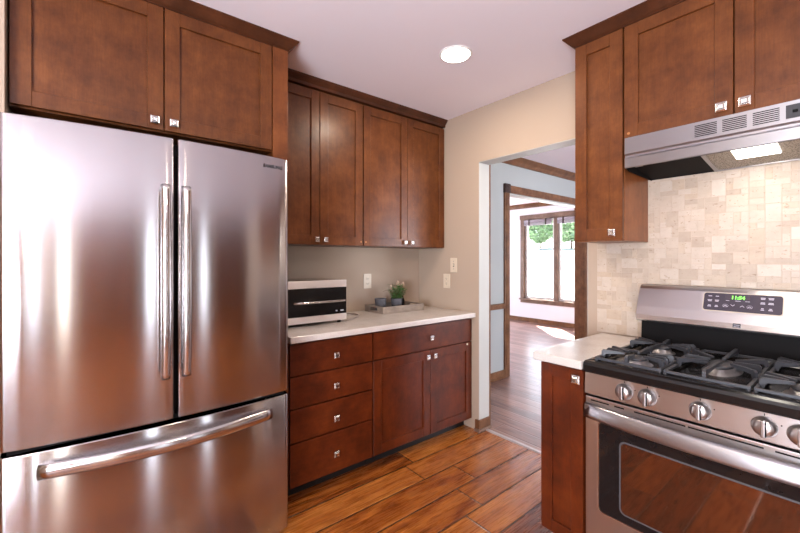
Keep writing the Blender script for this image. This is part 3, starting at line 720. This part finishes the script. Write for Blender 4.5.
# right base cabinet + counter
FR = Face('B', -0.672)
T = thing('base_cabinet', 'narrow dark wood base cabinet with one door left of the range', 'cabinet', (1.70, 0, 0))
bm = MB(); box(bm, 1.606, 1.798, -0.670, -0.003, 0.09, 0.842); obj('carcass', bm, M['base_v'], T)
bm = MB(); box(bm, 1.62, 1.798, -0.60, -0.02, 0, 0.089); obj('toe_kick', bm, M['toe'], T)
bm = MB(); shaker(bm, FR, 1.607, 1.797, 0.092, 0.836, s=0.052); d = obj('door', bm, M['base_v'], T); knob(FR, 1.773, 0.797, d, s=0.018)
bm = MB(); box(bm, 1.578, 1.800, -0.712, -0.0085, 0.843, 0.879, 0.005, 3)
tag(obj('countertop', bm, M['quartz']), 'short pale quartz countertop left of the range by the opening', 'countertop', 'quartz countertops')

# ------------------------------------------------------------------ range
def range_():
    x0, x1, xc = 1.803, 2.577, 2.19
    T = thing('gas_range', 'stainless steel gas range with black cooktop and oven window', 'range', (xc, -0.35, 0))
    YF = -0.69
    bm = MB(); box(bm, x0+0.003, x1-0.003, -0.645, -0.04, 0.04, 0.835); obj('body', bm, M['greyplastic'], T)
    for X in (x0+0.06, x1-0.06):
        for Y in (-0.60, -0.1):
            bm = MB(); cyl(bm, (X, Y, 0), (X, Y, 0.045), 0.018, seg=12); obj('foot', bm, M['blackm'], T)
    # cooktop with rounded black front
    bm = MB(); prof = [(-0.04, 0.836), (YF-0.006, 0.836), (YF-0.012, 0.842), (YF-0.013, 0.866), (YF-0.008, 0.876), (YF+0.004, 0.881), (YF+0.030, 0.881), (YF+0.045, 0.872), (-0.13, 0.872), (-0.12, 0.881), (-0.04, 0.881)]
    prism(bm, [(x0, a, b) for a, b in prof], (x1-x0, 0, 0))
    box(bm, x0, x0+0.022, YF+0.03, -0.12, 0.868, 0.883, 0.003); box(bm, x1-0.022, x1, YF+0.03, -0.12, 0.868, 0.883, 0.003)
    obj('cooktop', bm, M['black'], T)
    # knob panel
    bm = MB(); prof = [(-0.645, 0.746), (YF+0.002, 0.746), (YF-0.002, 0.75), (YF+0.002, 0.834), (-0.645, 0.834)]
    prism(bm, [(x0+0.002, a, b) for a, b in prof], (x1-x0-0.004, 0, 0)); kp = obj('control_fascia', bm, M['steel_r'], T)
    for kx in (1.955, 2.033, 2.19, 2.347, 2.425):
        bm = MB(); z = 0.792
        lathe(bm, [(0.029, 0.0), (0.031, 0.004), (0.0285, 0.009), (0.026, 0.020), (0.023, 0.025), (0.012, 0.0275), (0.002, 0.028)], (kx, YF-0.001, z), 32, 'y')
        k = obj('knob', bm, M['knobmetal'], kp)
        bm = MB(); box(bm, kx-0.0055, kx+0.0055, YF-0.036, YF-0.022, z-0.026, z+0.026, 0.003, 2); obj('grip', bm, M['knobmetal'], k)
        bm = MB(); box(bm, kx+0.0050, kx+0.0075, YF-0.035, YF-0.024, z-0.022, z+0.022); obj('pointer', bm, M['blackm'], k)
        bm = MB(); box(bm, kx-0.001, kx+0.001, YF-0.0015, YF+0.001, z+0.033, z+0.039); obj('index_mark', bm, M['blackm'], kp)
        bm = MB(); cyl(bm, (kx+0.037, YF-0.0015, z+0.014), (kx+0.037, YF+0.001, z+0.014), 0.002, seg=10); obj('index_mark', bm, M['blackm'], kp)
    # oven door
    z0, z1 = 0.165, 0.738
    bm = MB(); box(bm, x0+0.003, x1-0.003, YF+0.002, -0.648, z0, z1, 0.004); od = obj('oven_door', bm, M['steel_r'], T)
    for a, b in ((x0+0.025, x0+0.095), (x0+0.115, x0+0.150), (x0+0.185, x0+0.345), (xc-0.035, xc+0.155), (xc+0.18, xc+0.25), (xc+0.29, xc+0.36)):
        bm = MB(); box(bm, a, b, YF+0.0012, YF+0.01, 0.7215, 0.7265); obj('vent_slot', bm, M['blackm'], od)
    # window: black glass band with rounded corners and inner viewing pane
    def rr(xa, xb, za, zb, r, y, n=6):
        out = []
        for cx_, cz_, a0 in ((xb-r, za+r, -90), (xb-r, zb-r, 0), (xa+r, zb-r, 90), (xa+r, za+r, 180)):
            for k in range(n+1):
                a = math.radians(a0+90*k/n); out.append((cx_+r*math.cos(a), y, cz_+r*math.sin(a)))
        return out
    bm = MB(); prism(bm, rr(1.857, 2.523, 0.283, 0.652, 0.020, YF+0.002), (0, -0.0035, 0)); obj('window_trim', bm, M['nickel'], od)
    bm = MB(); prism(bm, rr(1.862, 2.518, 0.288, 0.647, 0.016, YF-0.0005), (0, -0.003, 0)); gw = obj('window_glass', bm, M['ovenglass'], od)
    bm = MB(); prism(bm, rr(1.938, 2.442, 0.318, 0.600, 0.022, YF-0.003), (0, -0.0015, 0)); obj('pane_edge', bm, M['greyplastic'], gw)
    bm = MB(); prism(bm, rr(1.944, 2.436, 0.324, 0.594, 0.018, YF-0.0035), (0, -0.0018, 0)); obj('viewing_pane', bm, M['ovenwin'], gw)
    # handle: broad bowed bar
    bm = MB(); n = 28; rows = []
    hw = (x1-x0)/2-0.006
    for k in range(n+1):
        s = -1+2*k/n; X = xc+hw*s; out = YF-0.018-0.030*(1-abs(s)**2.5)
        sec = [(out+0.016, 0.712), (out+0.008, 0.710), (out+0.002, 0.703), (out-0.004, 0.668), (out-0.001, 0.656), (out+0.008, 0.653), (out+0.016, 0.685)]
        rows.append([bm.verts.new((X, a, b)) for a, b in sec])
    for k in range(n):
        for i in range(7):
            f = bm.faces.new((rows[k][i], rows[k][(i+1) % 7], rows[k+1][(i+1) % 7], rows[k+1][i])); f.smooth = True
    bm.faces.new(rows[0]); bm.faces.new(list(reversed(rows[-1])))
    for X in (x0+0.008, x1-0.032): box(bm, X, X+0.024, YF-0.020, YF+0.001, 0.680, 0.710, 0.003)
    obj('handle', bm, M['steel_h'], od)
    bm = MB(); box(bm, x0+0.003, x1-0.003, YF+0.002, -0.648, 0.045, 0.155, 0.004); obj('storage_drawer', bm, M['steel_r'], T)
    # backguard
    bm = MB(); prof = [(-0.012, 0.882), (-0.085, 0.882), (-0.080, 0.985), (-0.012, 0.985)]
    prism(bm, [(x0+0.004, a, b) for a, b in prof], (x1-x0-0.008, 0, 0)); obj('rear_splash', bm, M['blackm'], T)
    bm = MB(); prof = [(-0.012, 0.987), (-0.080, 0.987), (-0.124, 0.992), (-0.130, 1.000), (-0.127, 1.022), (-0.112, 1.062), (-0.072, 1.150), (-0.062, 1.163), (-0.045, 1.168), (-0.012, 1.168)]
    A, B = [], []
    fs = prism(bm, [(x0-0.006, a, b) for a, b in prof], (x1-x0+0.012, 0, 0)); bg = obj('backguard', bm, M['steel_r'], T)
    # sloped face frame of the control panel
    p0 = Vector((0, -0.112, 1.062)); p1 = Vector((0, -0.072, 1.150)); up = (p1-p0).normalized(); nrm = Vector((0, -up.z, up.y))
    def onp(x, s, d): return Vector((x, 0, 0))+p0+up*s+nrm*d
    def rp(xa, xb, sa, sb, r, d, n=5):
        out = []
        for cx_, cs_, a0 in ((xb-r, sa+r, -90), (xb-r, sb-r, 0), (xa+r, sb-r, 90), (xa+r, sa+r, 180)):
            for k in range(n+1):
                a = math.radians(a0+90*k/n); out.append(onp(cx_+r*math.cos(a), cs_+r*math.sin(a), d))
        return out
    bm = MB(); prism(bm, rp(2.063, 2.327, 0.006, 0.094, 0.012, 0.0), nrm*0.002); obj('panel_trim', bm, M['white'], bg)
    bm = MB(); prism(bm, rp(2.066, 2.324, 0.009, 0.091, 0.010, 0.001), nrm*0.0022); cp = obj('control_panel', bm, M['panel'], bg)
    bm = MB(); prism(bm, rp(2.142, 2.226, 0.062, 0.084, 0.002, 0.0028), nrm*0.0008); obj('display', bm, M['display'], cp)
    bm = MB(); text_bm(bm, '11:54', 0.021, onp(2.184, 0.0725, 0.0042), (1, 0, 0), up, 0.0008); obj('clock_digits', bm, M['digits'], cp)
    bm = MB()
    def dash(x, s, w, h=0.0032): prism(bm, [onp(x-w/2, s, 0.003), onp(x+w/2, s, 0.003), onp(x+w/2, s+h, 0.003), onp(x-w/2, s+h, 0.003)], nrm*0.0006)
    for X, W_ in ((2.088, 0.013), (2.113, 0.012)):
        dash(X, 0.074, W_); dash(X, 0.055, W_+0.003); dash(X, 0.050, W_); dash(X, 0.030, W_-0.003); dash(X, 0.025, W_)
    for X, W_ in ((2.252, 0.013), (2.277, 0.015)):
        dash(X+0.012, 0.077, W_+0.002); dash(X+0.012, 0.072, W_); dash(X+0.012, 0.056, W_); dash(X+0.012, 0.051, W_+0.002); dash(X+0.012, 0.030, 0.008); dash(X+0.012, 0.024, W_-0.002)
    for X in (2.145, 2.168, 2.200, 2.222):   # up / down arrows and oval keys
        pass
    def chev(x, s, up_):
        k = 1 if up_ else -1
        for a in (-1, 1):
            prism(bm, [onp(x, s+0.003*k, 0.003), onp(x+a*0.007, s-0.003*k, 0.003), onp(x+a*0.007, s-0.0055*k, 0.003), onp(x, s+0.0003*k, 0.003)], nrm*0.0006)
    chev(2.168, 0.036, False); chev(2.200, 0.036, True)
    for X in (2.144, 2.224):
        pts = [onp(X+0.010*math.cos(a*math.pi/10), 0.034+0.0065*math.sin(a*math.pi/10), 0.0034) for a in range(21)]
        tube(bm, pts, 0.0005, 5); chev(X, 0.034, True)
    dash(2.150, 0.057, 0.012, 0.002); dash(2.185, 0.057, 0.018, 0.002); dash(2.216, 0.057, 0.014, 0.002)
    obj('key_printing', bm, M['print'], cp)
    bm = MB(); q = Vector((2.187, -0.1305, 1.014)); prism(bm, [q+Vector((-0.013, 0, -0.008)), q+Vector((0.013, 0, -0.008)), q+Vector((0.013, 0.0035, 0.009)), q+Vector((-0.013, 0.0035, 0.009))], (0, -0.003, 0)); bd = obj('badge', bm, M['printdark'], bg)
    bm = MB()
    for s in (0.15, 0.6):
        y_ = q.y+0.0035*s-0.0033; z_ = q.z-0.008+0.017*s; box(bm, q.x-0.010, q.x+0.010, y_-0.0008, y_, z_, z_+0.002)
    obj('badge_lines', bm, M['print'], bd)
    # burners
    zt = 0.873
    BUR = [(1.945, -0.545, 0.040), (1.945, -0.245, 0.034), (2.19, -0.395, 0.040), (2.435, -0.545, 0.046), (2.435, -0.245, 0.034)]
    for bx, by, r in BUR:
        bm = MB(); sy = 1.9 if bx == 2.19 else 1.0
        lathe(bm, [(r+0.022, -0.004), (r+0.016, 0.002), (r+0.004, 0.006), (r+0.002, 0.016), (r-0.004, 0.018)], (bx, by, zt), 32, sy=sy); b = obj('burner', bm, M['alu'], T)
        bm = MB(); lathe(bm, [(r-0.001, 0.0185), (r+0.001, 0.022), (r-0.002, 0.027), (r*0.5, 0.029)], (bx, by, zt), 32, sy=sy); obj('burner_cap', bm, M['cap'], b)
    # grates: low perimeter rail, uprights, arched fingers
    def grate(gx0, gx1, centres, sy=1.0):
        bm = MB(); gy0, gy1 = -0.648, -0.138; zb, zt_ = 0.884, 0.916; w = 0.0055
        for X in (gx0, gx1): box(bm, X-w, X+w, gy0, gy1, zb, zb+0.010, 0.002)
        for Y in (gy0, gy1, -0.393): box(bm, gx0, gx1, Y-w, Y+w, zb, zb+0.010, 0.002)
        for X in (gx0, gx1):
            for Y in (gy0, gy1): cyl(bm, (X, Y, 0.8735), (X, Y, zb+0.002), 0.006, seg=8)
        def finger(p, q):
            p = Vector((p[0], p[1], 0)); q = Vector((q[0], q[1], 0)); d = (q-p); L = d.length; d.normalize(); s_ = Vector((-d.y, d.x, 0))*w
            a = [(0, zb), (0, zt_-0.004), (0.007, zt_+0.003), (L*0.5, zt_+0.001), (L, zt_-0.002), (L, zt_-0.009), (L*0.5, zt_-0.012), (0.016, zt_-0.014), (0.011, zb)]
            prism(bm, [p-s_+d*u_+Vector((0, 0, v_)) for u_, v_ in a], s_*2)
        for bx, by, r in centres:
            ry = r*sy
            y_lo = gy0 if by < -0.393 or len(centres) == 1 else -0.393; y_hi = gy1 if by > -0.393 or len(centres) == 1 else -0.393
            finger((bx, y_lo), (bx, by-0.028)); finger((bx, y_hi), (bx, by+0.028))
            for s in (0.10, -0.02, -0.12) if len(centres) == 1 else (0.055, -0.055, ):
                finger((gx0, by+s), (bx-0.035, by+s*0.35)); finger((gx1, by+s), (bx+0.035, by+s*0.35))
            if len(centres) > 1:
                finger((gx0, by), (bx-0.05, by)); finger((gx1, by), (bx+0.05, by))
        obj('grate', bm, M['iron'], T)
    grate(1.832, 2.058, [BUR[0], BUR[1]]); grate(2.076, 2.304, [BUR[2]], 1.9); grate(2.322, 2.548, [BUR[3], BUR[4]])
range_()

# ------------------------------------------------------------------ things on the left counter
def microwave():
    T = thing('microwave_oven', 'stainless and black countertop microwave oven beside the refrigerator', 'microwave oven', (0.2, -1.215, 0.891))
    x0, x1, y0, y1, z0, z1 = 0.05, 0.40, -1.452, -0.985, 0.907, 1.166
    bm = MB(); box(bm, x0, x1-0.026, y0+0.002, y1-0.002, z0, z1-0.001, 0.006, 2); obj('case', bm, M['steel_s'], T)
    bm = MB(); box(bm, x1-0.025, x1, y0, y1, z1-0.046, z1, 0.004, 2); obj('top_band', bm, M['steel_r2'], T)
    bm = MB(); box(bm, x1-0.025, x1-0.002, y0, y1, 0.950, z1-0.047, 0.002); dr = obj('door', bm, M['black'], T)
    bm = MB(); box(bm, x1-0.025, x1, y0, y1, z0+0.002, 0.949, 0.003); obj('bottom_band', bm, M['steel_r2'], T)
    bm = MB(); tube(bm, curve_pts([(x1+0.012, y0+0.10, 1.036), (x1+0.030, y0+0.14, 1.036), (x1+0.034, -1.19, 1.036), (x1+0.030, y1-0.05, 1.036), (x1+0.012, y1-0.022, 1.036)], 6), 0.008, 10, 0.007)
    for y in (y0+0.105, y1-0.027): box(bm, x1-0.002, x1+0.018, y-0.007, y+0.007, 1.030, 1.042, 0.002)
    obj('handle', bm, M['steel_s'], dr)
    bm = MB()
    for y, w in ((-1.064, 0.012), (-1.030, 0.022)): box(bm, x1-0.002, x1-0.0008, y, y+w, 0.966, 0.974)
    obj('printed_marks', bm, M['print'], dr)
    for X in (0.08, 0.37):
        for Y in (y0+0.04, y1-0.04):
            bm = MB(); cyl(bm, (X, Y, 0.8915), (X, Y, z0+0.002), 0.012, seg=10); obj('foot', bm, M['blackm'], T)
    bm = MB(); tube(bm, curve_pts([(0.06, y1-0.004, 0.95), (0.055, y1+0.06, 0.91), (0.075, y1+0.16, 0.8965), (0.15, y1+0.215, 0.8965), (0.25, y1+0.19, 0.8965), (0.33, y1+0.09, 0.8965), (0.37, y1+0.01, 0.8965), (0.365, y1-0.03, 0.8965)], 8), 0.0045, 8)
    obj('power_cord', bm, M['cord'], T)
M['steel_r2'] = steel('stainless_trim', (0, 0, 1), (0.85, 0.80, 0.78, 1), 0.5, 0.3)
microwave()
def tray():
    T = thing('serving_tray', 'grey washed wooden serving tray in the counter corner', 'tray', (0.16, -0.40, 0.891))
    x0, x1, y0, y1, z0 = 0.040, 0.285, -0.605, -0.200, 0.8915; t_ = 0.012; h = 0.052
    bm = MB(); box(bm, x0+t_, x1-t_, y0+t_, y1-t_, z0, z0+0.008); obj('bottom', bm, M['tray'], T)
    bm = MB(); box(bm, x0, x0+t_, y0, y1, z0, z0+h, 0.002); obj('long_side', bm, M['tray'], T)
    bm = MB(); box(bm, x1-t_, x1, y0, y1, z0, z0+h, 0.002); obj('long_side', bm, M['tray'], T)
    xc = (x0+x1)/2
    for y in (y0, y1-t_):
        bm = MB()
        box(bm, x0+t_, xc-0.045, y, y+t_, z0, z0+h, 0.001); box(bm, xc+0.045, x1-t_, y, y+t_, z0, z0+h, 0.001)
        box(bm, xc-0.045, xc+0.045, y, y+t_, z0, z0+0.020, 0.001); box(bm, xc-0.045, xc+0.045, y, y+t_, z0+0.042, z0+h, 0.001); obj('handle_end', bm, M['tray'], T)
tray()
ZT = 0.8996
def pot_prof(r, h): return [(r*0.72, 0), (r*0.80, 0.003), (r*0.97, h*0.9), (r, h), (r*0.93, h), (r*0.90, h*0.88), (0.004, h*0.86)]
bm = MB(); lathe(bm, pot_prof(0.047, 0.095), (0.150, -0.530, ZT), 28); T = tag(obj('candle_pot', bm, M['slate']), 'empty dark slate pot at the left of the tray', 'pot', 'small pots on the tray')
bm = MB(); lathe(bm, pot_prof(0.030, 0.068), (0.080, -0.458, ZT), 24); tag(obj('terracotta_pot', bm, M['terracotta']), 'small brown clay pot standing between the two slate pots', 'pot', 'small pots on the tray')
def plant():
    cx_, cy_ = 0.180, -0.395; rnd = random.Random(4)
    T = thing('potted_plant', 'leafy green herb in a slate pot on the tray', 'plant', (cx_, cy_, ZT))
    bm = MB(); lathe(bm, pot_prof(0.047, 0.090), (cx_, cy_, ZT), 28); obj('pot', bm, M['slate'], T)
    bm = MB(); cyl(bm, (cx_, cy_, ZT+0.078), (cx_, cy_, ZT+0.083), 0.041, seg=20); obj('soil', bm, M['soil'], T)
    bs = MB(); bl = MB()
    for k in range(70):
        a = rnd.uniform(0, 6.28); r0 = rnd.uniform(0, 0.028); lean = rnd.uniform(0.1, 0.65); H_ = rnd.uniform(0.06, 0.14)*(1-0.35*lean)
        p0 = Vector((cx_+r0*math.cos(a), cy_+r0*math.sin(a), ZT+0.074)); d = Vector((math.cos(a)*lean, math.sin(a)*lean, 1))
        pts = [p0, p0+d*H_*0.5, p0+d*H_+Vector((0, 0, -lean*0.01))]; tube(bs, pts, 0.0011, 4)
        for j in range(9):
            s = 0.2+0.8*j/8; c = p0+d*H_*s; b = rnd.uniform(0, 6.28); L = rnd.uniform(0.016, 0.030)
            ld = Vector((math.cos(b), math.sin(b), rnd.uniform(-0.1, 0.7))).normalized(); sd = ld.cross(Vector((0, 0, 1))).normalized()*L*0.42
            bl.faces.new([bl.verts.new(q) for q in (c, c+ld*L*0.5+sd, c+ld*L+Vector((0, 0, -0.002)), c+ld*L*0.5-sd)])
    tube(bs, curve_pts([(cx_-0.01, cy_-0.02, ZT+0.10), (cx_+0.01, cy_-0.07, ZT+0.150), (cx_+0.02, cy_-0.12, ZT+0.160), (cx_+0.02, cy_-0.15, ZT+0.150)], 5), 0.0014, 5)
    tube(bs, curve_pts([(cx_-0.005, cy_-0.01, ZT+0.10), (cx_, cy_-0.03, ZT+0.17), (cx_, cy_-0.045, ZT+0.21)], 5), 0.0012, 5)
    tube(bs, curve_pts([(cx_, cy_, ZT+0.10), (cx_+0.005, cy_+0.003, ZT+0.18), (cx_+0.005, cy_+0.0, ZT+0.225)], 5), 0.0012, 5)
    obj('stems', bs, M['stem'], T); obj('leaves', bl, M['leaf'], T)
    # dried flower jar behind
    jx, jy = 0.100, -0.290
    J = thing('flower_jar', 'dark jar with pale dried flowers behind the herb pot', 'vase', (jx, jy, ZT))
    bm = MB(); lathe(bm, [(0.026, 0), (0.032, 0.006), (0.034, 0.06), (0.028, 0.078), (0.022, 0.088), (0.024, 0.094), (0.018, 0.094), (0.016, 0.08)], (jx, jy, ZT), 24); obj('jar', bm, M['blackm'], J)
    bs = MB()
    for (dx, dy, h, r) in ((-0.01, -0.02, 0.198, 0.016), (0.015, 0.012, 0.190, 0.015), (-0.015, 0.035, 0.176, 0.011), (-0.02, -0.085, 0.170, 0.013)):
        bf = MB(); p = Vector((jx+dx, jy+dy, ZT+h)); tube(bs, curve_pts([(jx, jy, ZT+0.085), (jx+dx*0.4, jy+dy*0.5, ZT+h*0.7), p], 4), 0.0012, 5)
        for k in range(90):
            v = Vector((rnd.gauss(0, 1), rnd.gauss(0, 1), rnd.gauss(0, 1))).normalized(); c = p+Vector((v.x*r*0.7, v.y*r*0.7, v.z*r*1.5)); q = v.to_track_quat('Z', 'Y'); s = 0.0045
            bf.faces.new([bf.verts.new(c+q @ Vector(u_)*s) for u_ in ((-1, -0.7, 0), (1, -0.7, 0), (1, 0.7, 0.2), (-1, 0.7, 0.2))])
        obj('flower_head', bf, M['petal'], J)
    obj('stems', bs, M['stem'], J)
plant()

# ------------------------------------------------------------------ outlets and switch
def outlet(side, a, h, label, kind='outlet', grp=None, w=0.036, hh=0.058):
    F = Face('A', 0.0) if side == 'A' else Face('B', 0.0)
    T = thing('wall_outlet' if kind == 'outlet' else 'light_switch', label, 'outlet' if kind == 'outlet' else 'switch', F.p(a, 0, h), grp)
    bm = MB(); F.box(bm, a-w, a+w, 0.0004, 0.006, h-hh, h+hh, 0.002, 2); pl = obj('cover_plate', bm, M['white'], T)
    if kind == 'outlet':
        for s in (-0.020, 0.020):
            bm = MB(); F.box(bm, a-0.016, a+0.016, 0.005, 0.008, h+s-0.013, h+s+0.013, 0.003, 2); so = obj('socket', bm, M['white'], pl)
            bm = MB()
            for q in (-0.006, 0.006): F.box(bm, a+q-0.001, a+q+0.001, 0.0078, 0.0084, h+s-0.002, h+s+0.007)
            F.box(bm, a-0.002, a+0.002, 0.0078, 0.0084, h+s-0.010, h+s-0.006)
            obj('slots', bm, M['blackm'], T)
    else:
        bm = MB(); F.box(bm, a-0.005, a+0.005, 0.005, 0.016, h-0.006, h+0.010, 0.002); obj('toggle', bm, M['white'], pl)
        bm = MB(); F.box(bm, a-0.007, a+0.007, 0.0055, 0.0065, h-0.013, h+0.013); 
        for s in (-0.03, 0.03): cyl(bm, F.p(a, 0.005, h+s), F.p(a, 0.007, h+s), 0.003, seg=10)
        obj('slot_and_screws', bm, M['greyplastic'], T)
outlet('A', -0.553, 1.122, 'cream duplex outlet on the wall between microwave and tray', grp='cream wall outlets')
outlet('B', 0.350, 1.119, 'cream duplex outlet below the switch, right of the tray', grp='cream wall outlets')
outlet('B', 0.428, 1.250, 'cream light switch on the tan wall beside the opening', 'switch')

# ------------------------------------------------------------------ recessed ceiling lights
def can(x, y, label, power):
    T = thing('recessed_light', label, 'ceiling light', (x, y, CZ), 'recessed ceiling lights')
    bm = MB(); lathe(bm, [(0.092, 0.0), (0.091, -0.003), (0.084, -0.006), (0.079, -0.0045)], (x, y, CZ), 40); obj('trim_ring', bm, M['whitetrim'], T)
    bm = MB(); cyl(bm, (x, y, CZ-0.0062), (x, y, CZ-0.0045), 0.078, seg=40); obj('lens', bm, M['lens'], T)
    light('recessed_lamp', 'AREA', (x, y, CZ-0.012), power, (1.0, 0.84, 0.66), (0, 0, -1), 0.15, parent=T)
can(1.093, -0.70, 'lit round recessed ceiling light near the doorway', 10)
can(1.9, -3.4, 'added unseen lit round recessed ceiling light behind the camera', 10)  # this lamp and the next two are added, unseen, to light the kitchen
can(3.3, -1.6, 'added unseen lit round recessed ceiling light toward the right wall', 10)
can(3.3, -3.4, 'added unseen lit round recessed ceiling light in the far right corner', 9)

# ------------------------------------------------------------------ roller shade at the far window
def shade():
    T = thing('roller_shade', 'rolled up grey window shade at the top of the far window', 'blind', (-1.34, WY, 2.12))
    for a, b in ((-2.01, -1.40), (-1.28, -0.66)):
        bm = MB(); cyl(bm, (a, WY-0.035, 2.075), (b, WY-0.035, 2.075), 0.026, seg=16)
        for k in range(3): box(bm, a, b, WY-0.06, WY-0.025, 1.985+k*0.022, 2.003+k*0.022, 0.004)
        obj('fabric_roll', bm, M['shade'], T)
        for s in (0.12, (b-a)-0.12):
            bm = MB(); box(bm, a+s-0.014, a+s+0.014, WY-0.064, WY-0.020, 1.98, 2.105, 0.003); obj('bracket', bm, M['oak_dark'], T)
    bm = MB(); tube(bm, curve_pts([(-0.92, WY-0.06, 1.98), (-0.93, WY-0.07, 1.6), (-1.00, WY-0.075, 1.18)], 5), 0.004, 6); obj('pull_cord', bm, M['cord'], T)
shade()

# ------------------------------------------------------------------ unseen cabinets added across the room for dark stripes reflected in the steel
def across(y0, y1, z0, z1, dep, label, nm, mat):
    Fx = -1
    T = thing(nm, label, 'cabinet', (4.29, (y0+y1)/2, z0))
    bm = MB(); box(bm, 4.29-dep, 4.297, y0, y1, z0, z1); obj('carcass', bm, mat, T)
    n = max(1, round((y1-y0)/0.45)); w = (y1-y0)/n
    for k in range(n):
        class R_:
            def box(self, bm, a0, a1, d0, d1, h0, h1, bev=0.0, seg=1, mi=0): box(bm, 4.29-dep-d0, 4.29-dep-d1, a0, a1, h0, h1, bev, seg, mi)
        bm = MB(); shaker(bm, R_(), y0+k*w+0.003, y0+(k+1)*w-0.003, z0+0.003, z1-0.003); obj('door', bm, mat, T)
across(-4.34, -3.86, 0.02, 2.385, 0.06, 'added unseen tall shallow dark wood cabinet in the corner by the patio door', 'reflection_cabinet', M['wood_v'])
across(-2.96, -2.14, 0.02, 2.385, 0.06, 'added unseen tall shallow dark wood cabinet on the right wall between the second and third window', 'reflection_cabinet', M['wood_v'])
across(-1.68, -1.20, 0.02, 2.385, 0.06, 'added unseen tall shallow dark wood cabinet on the right wall between the last two windows', 'reflection_cabinet', M['wood_v'])
across(-0.72, -0.10, 0.02, 2.385, 0.06, 'added unseen tall shallow dark wood cabinet at the back end of the right wall', 'reflection_cabinet', M['wood_v'])
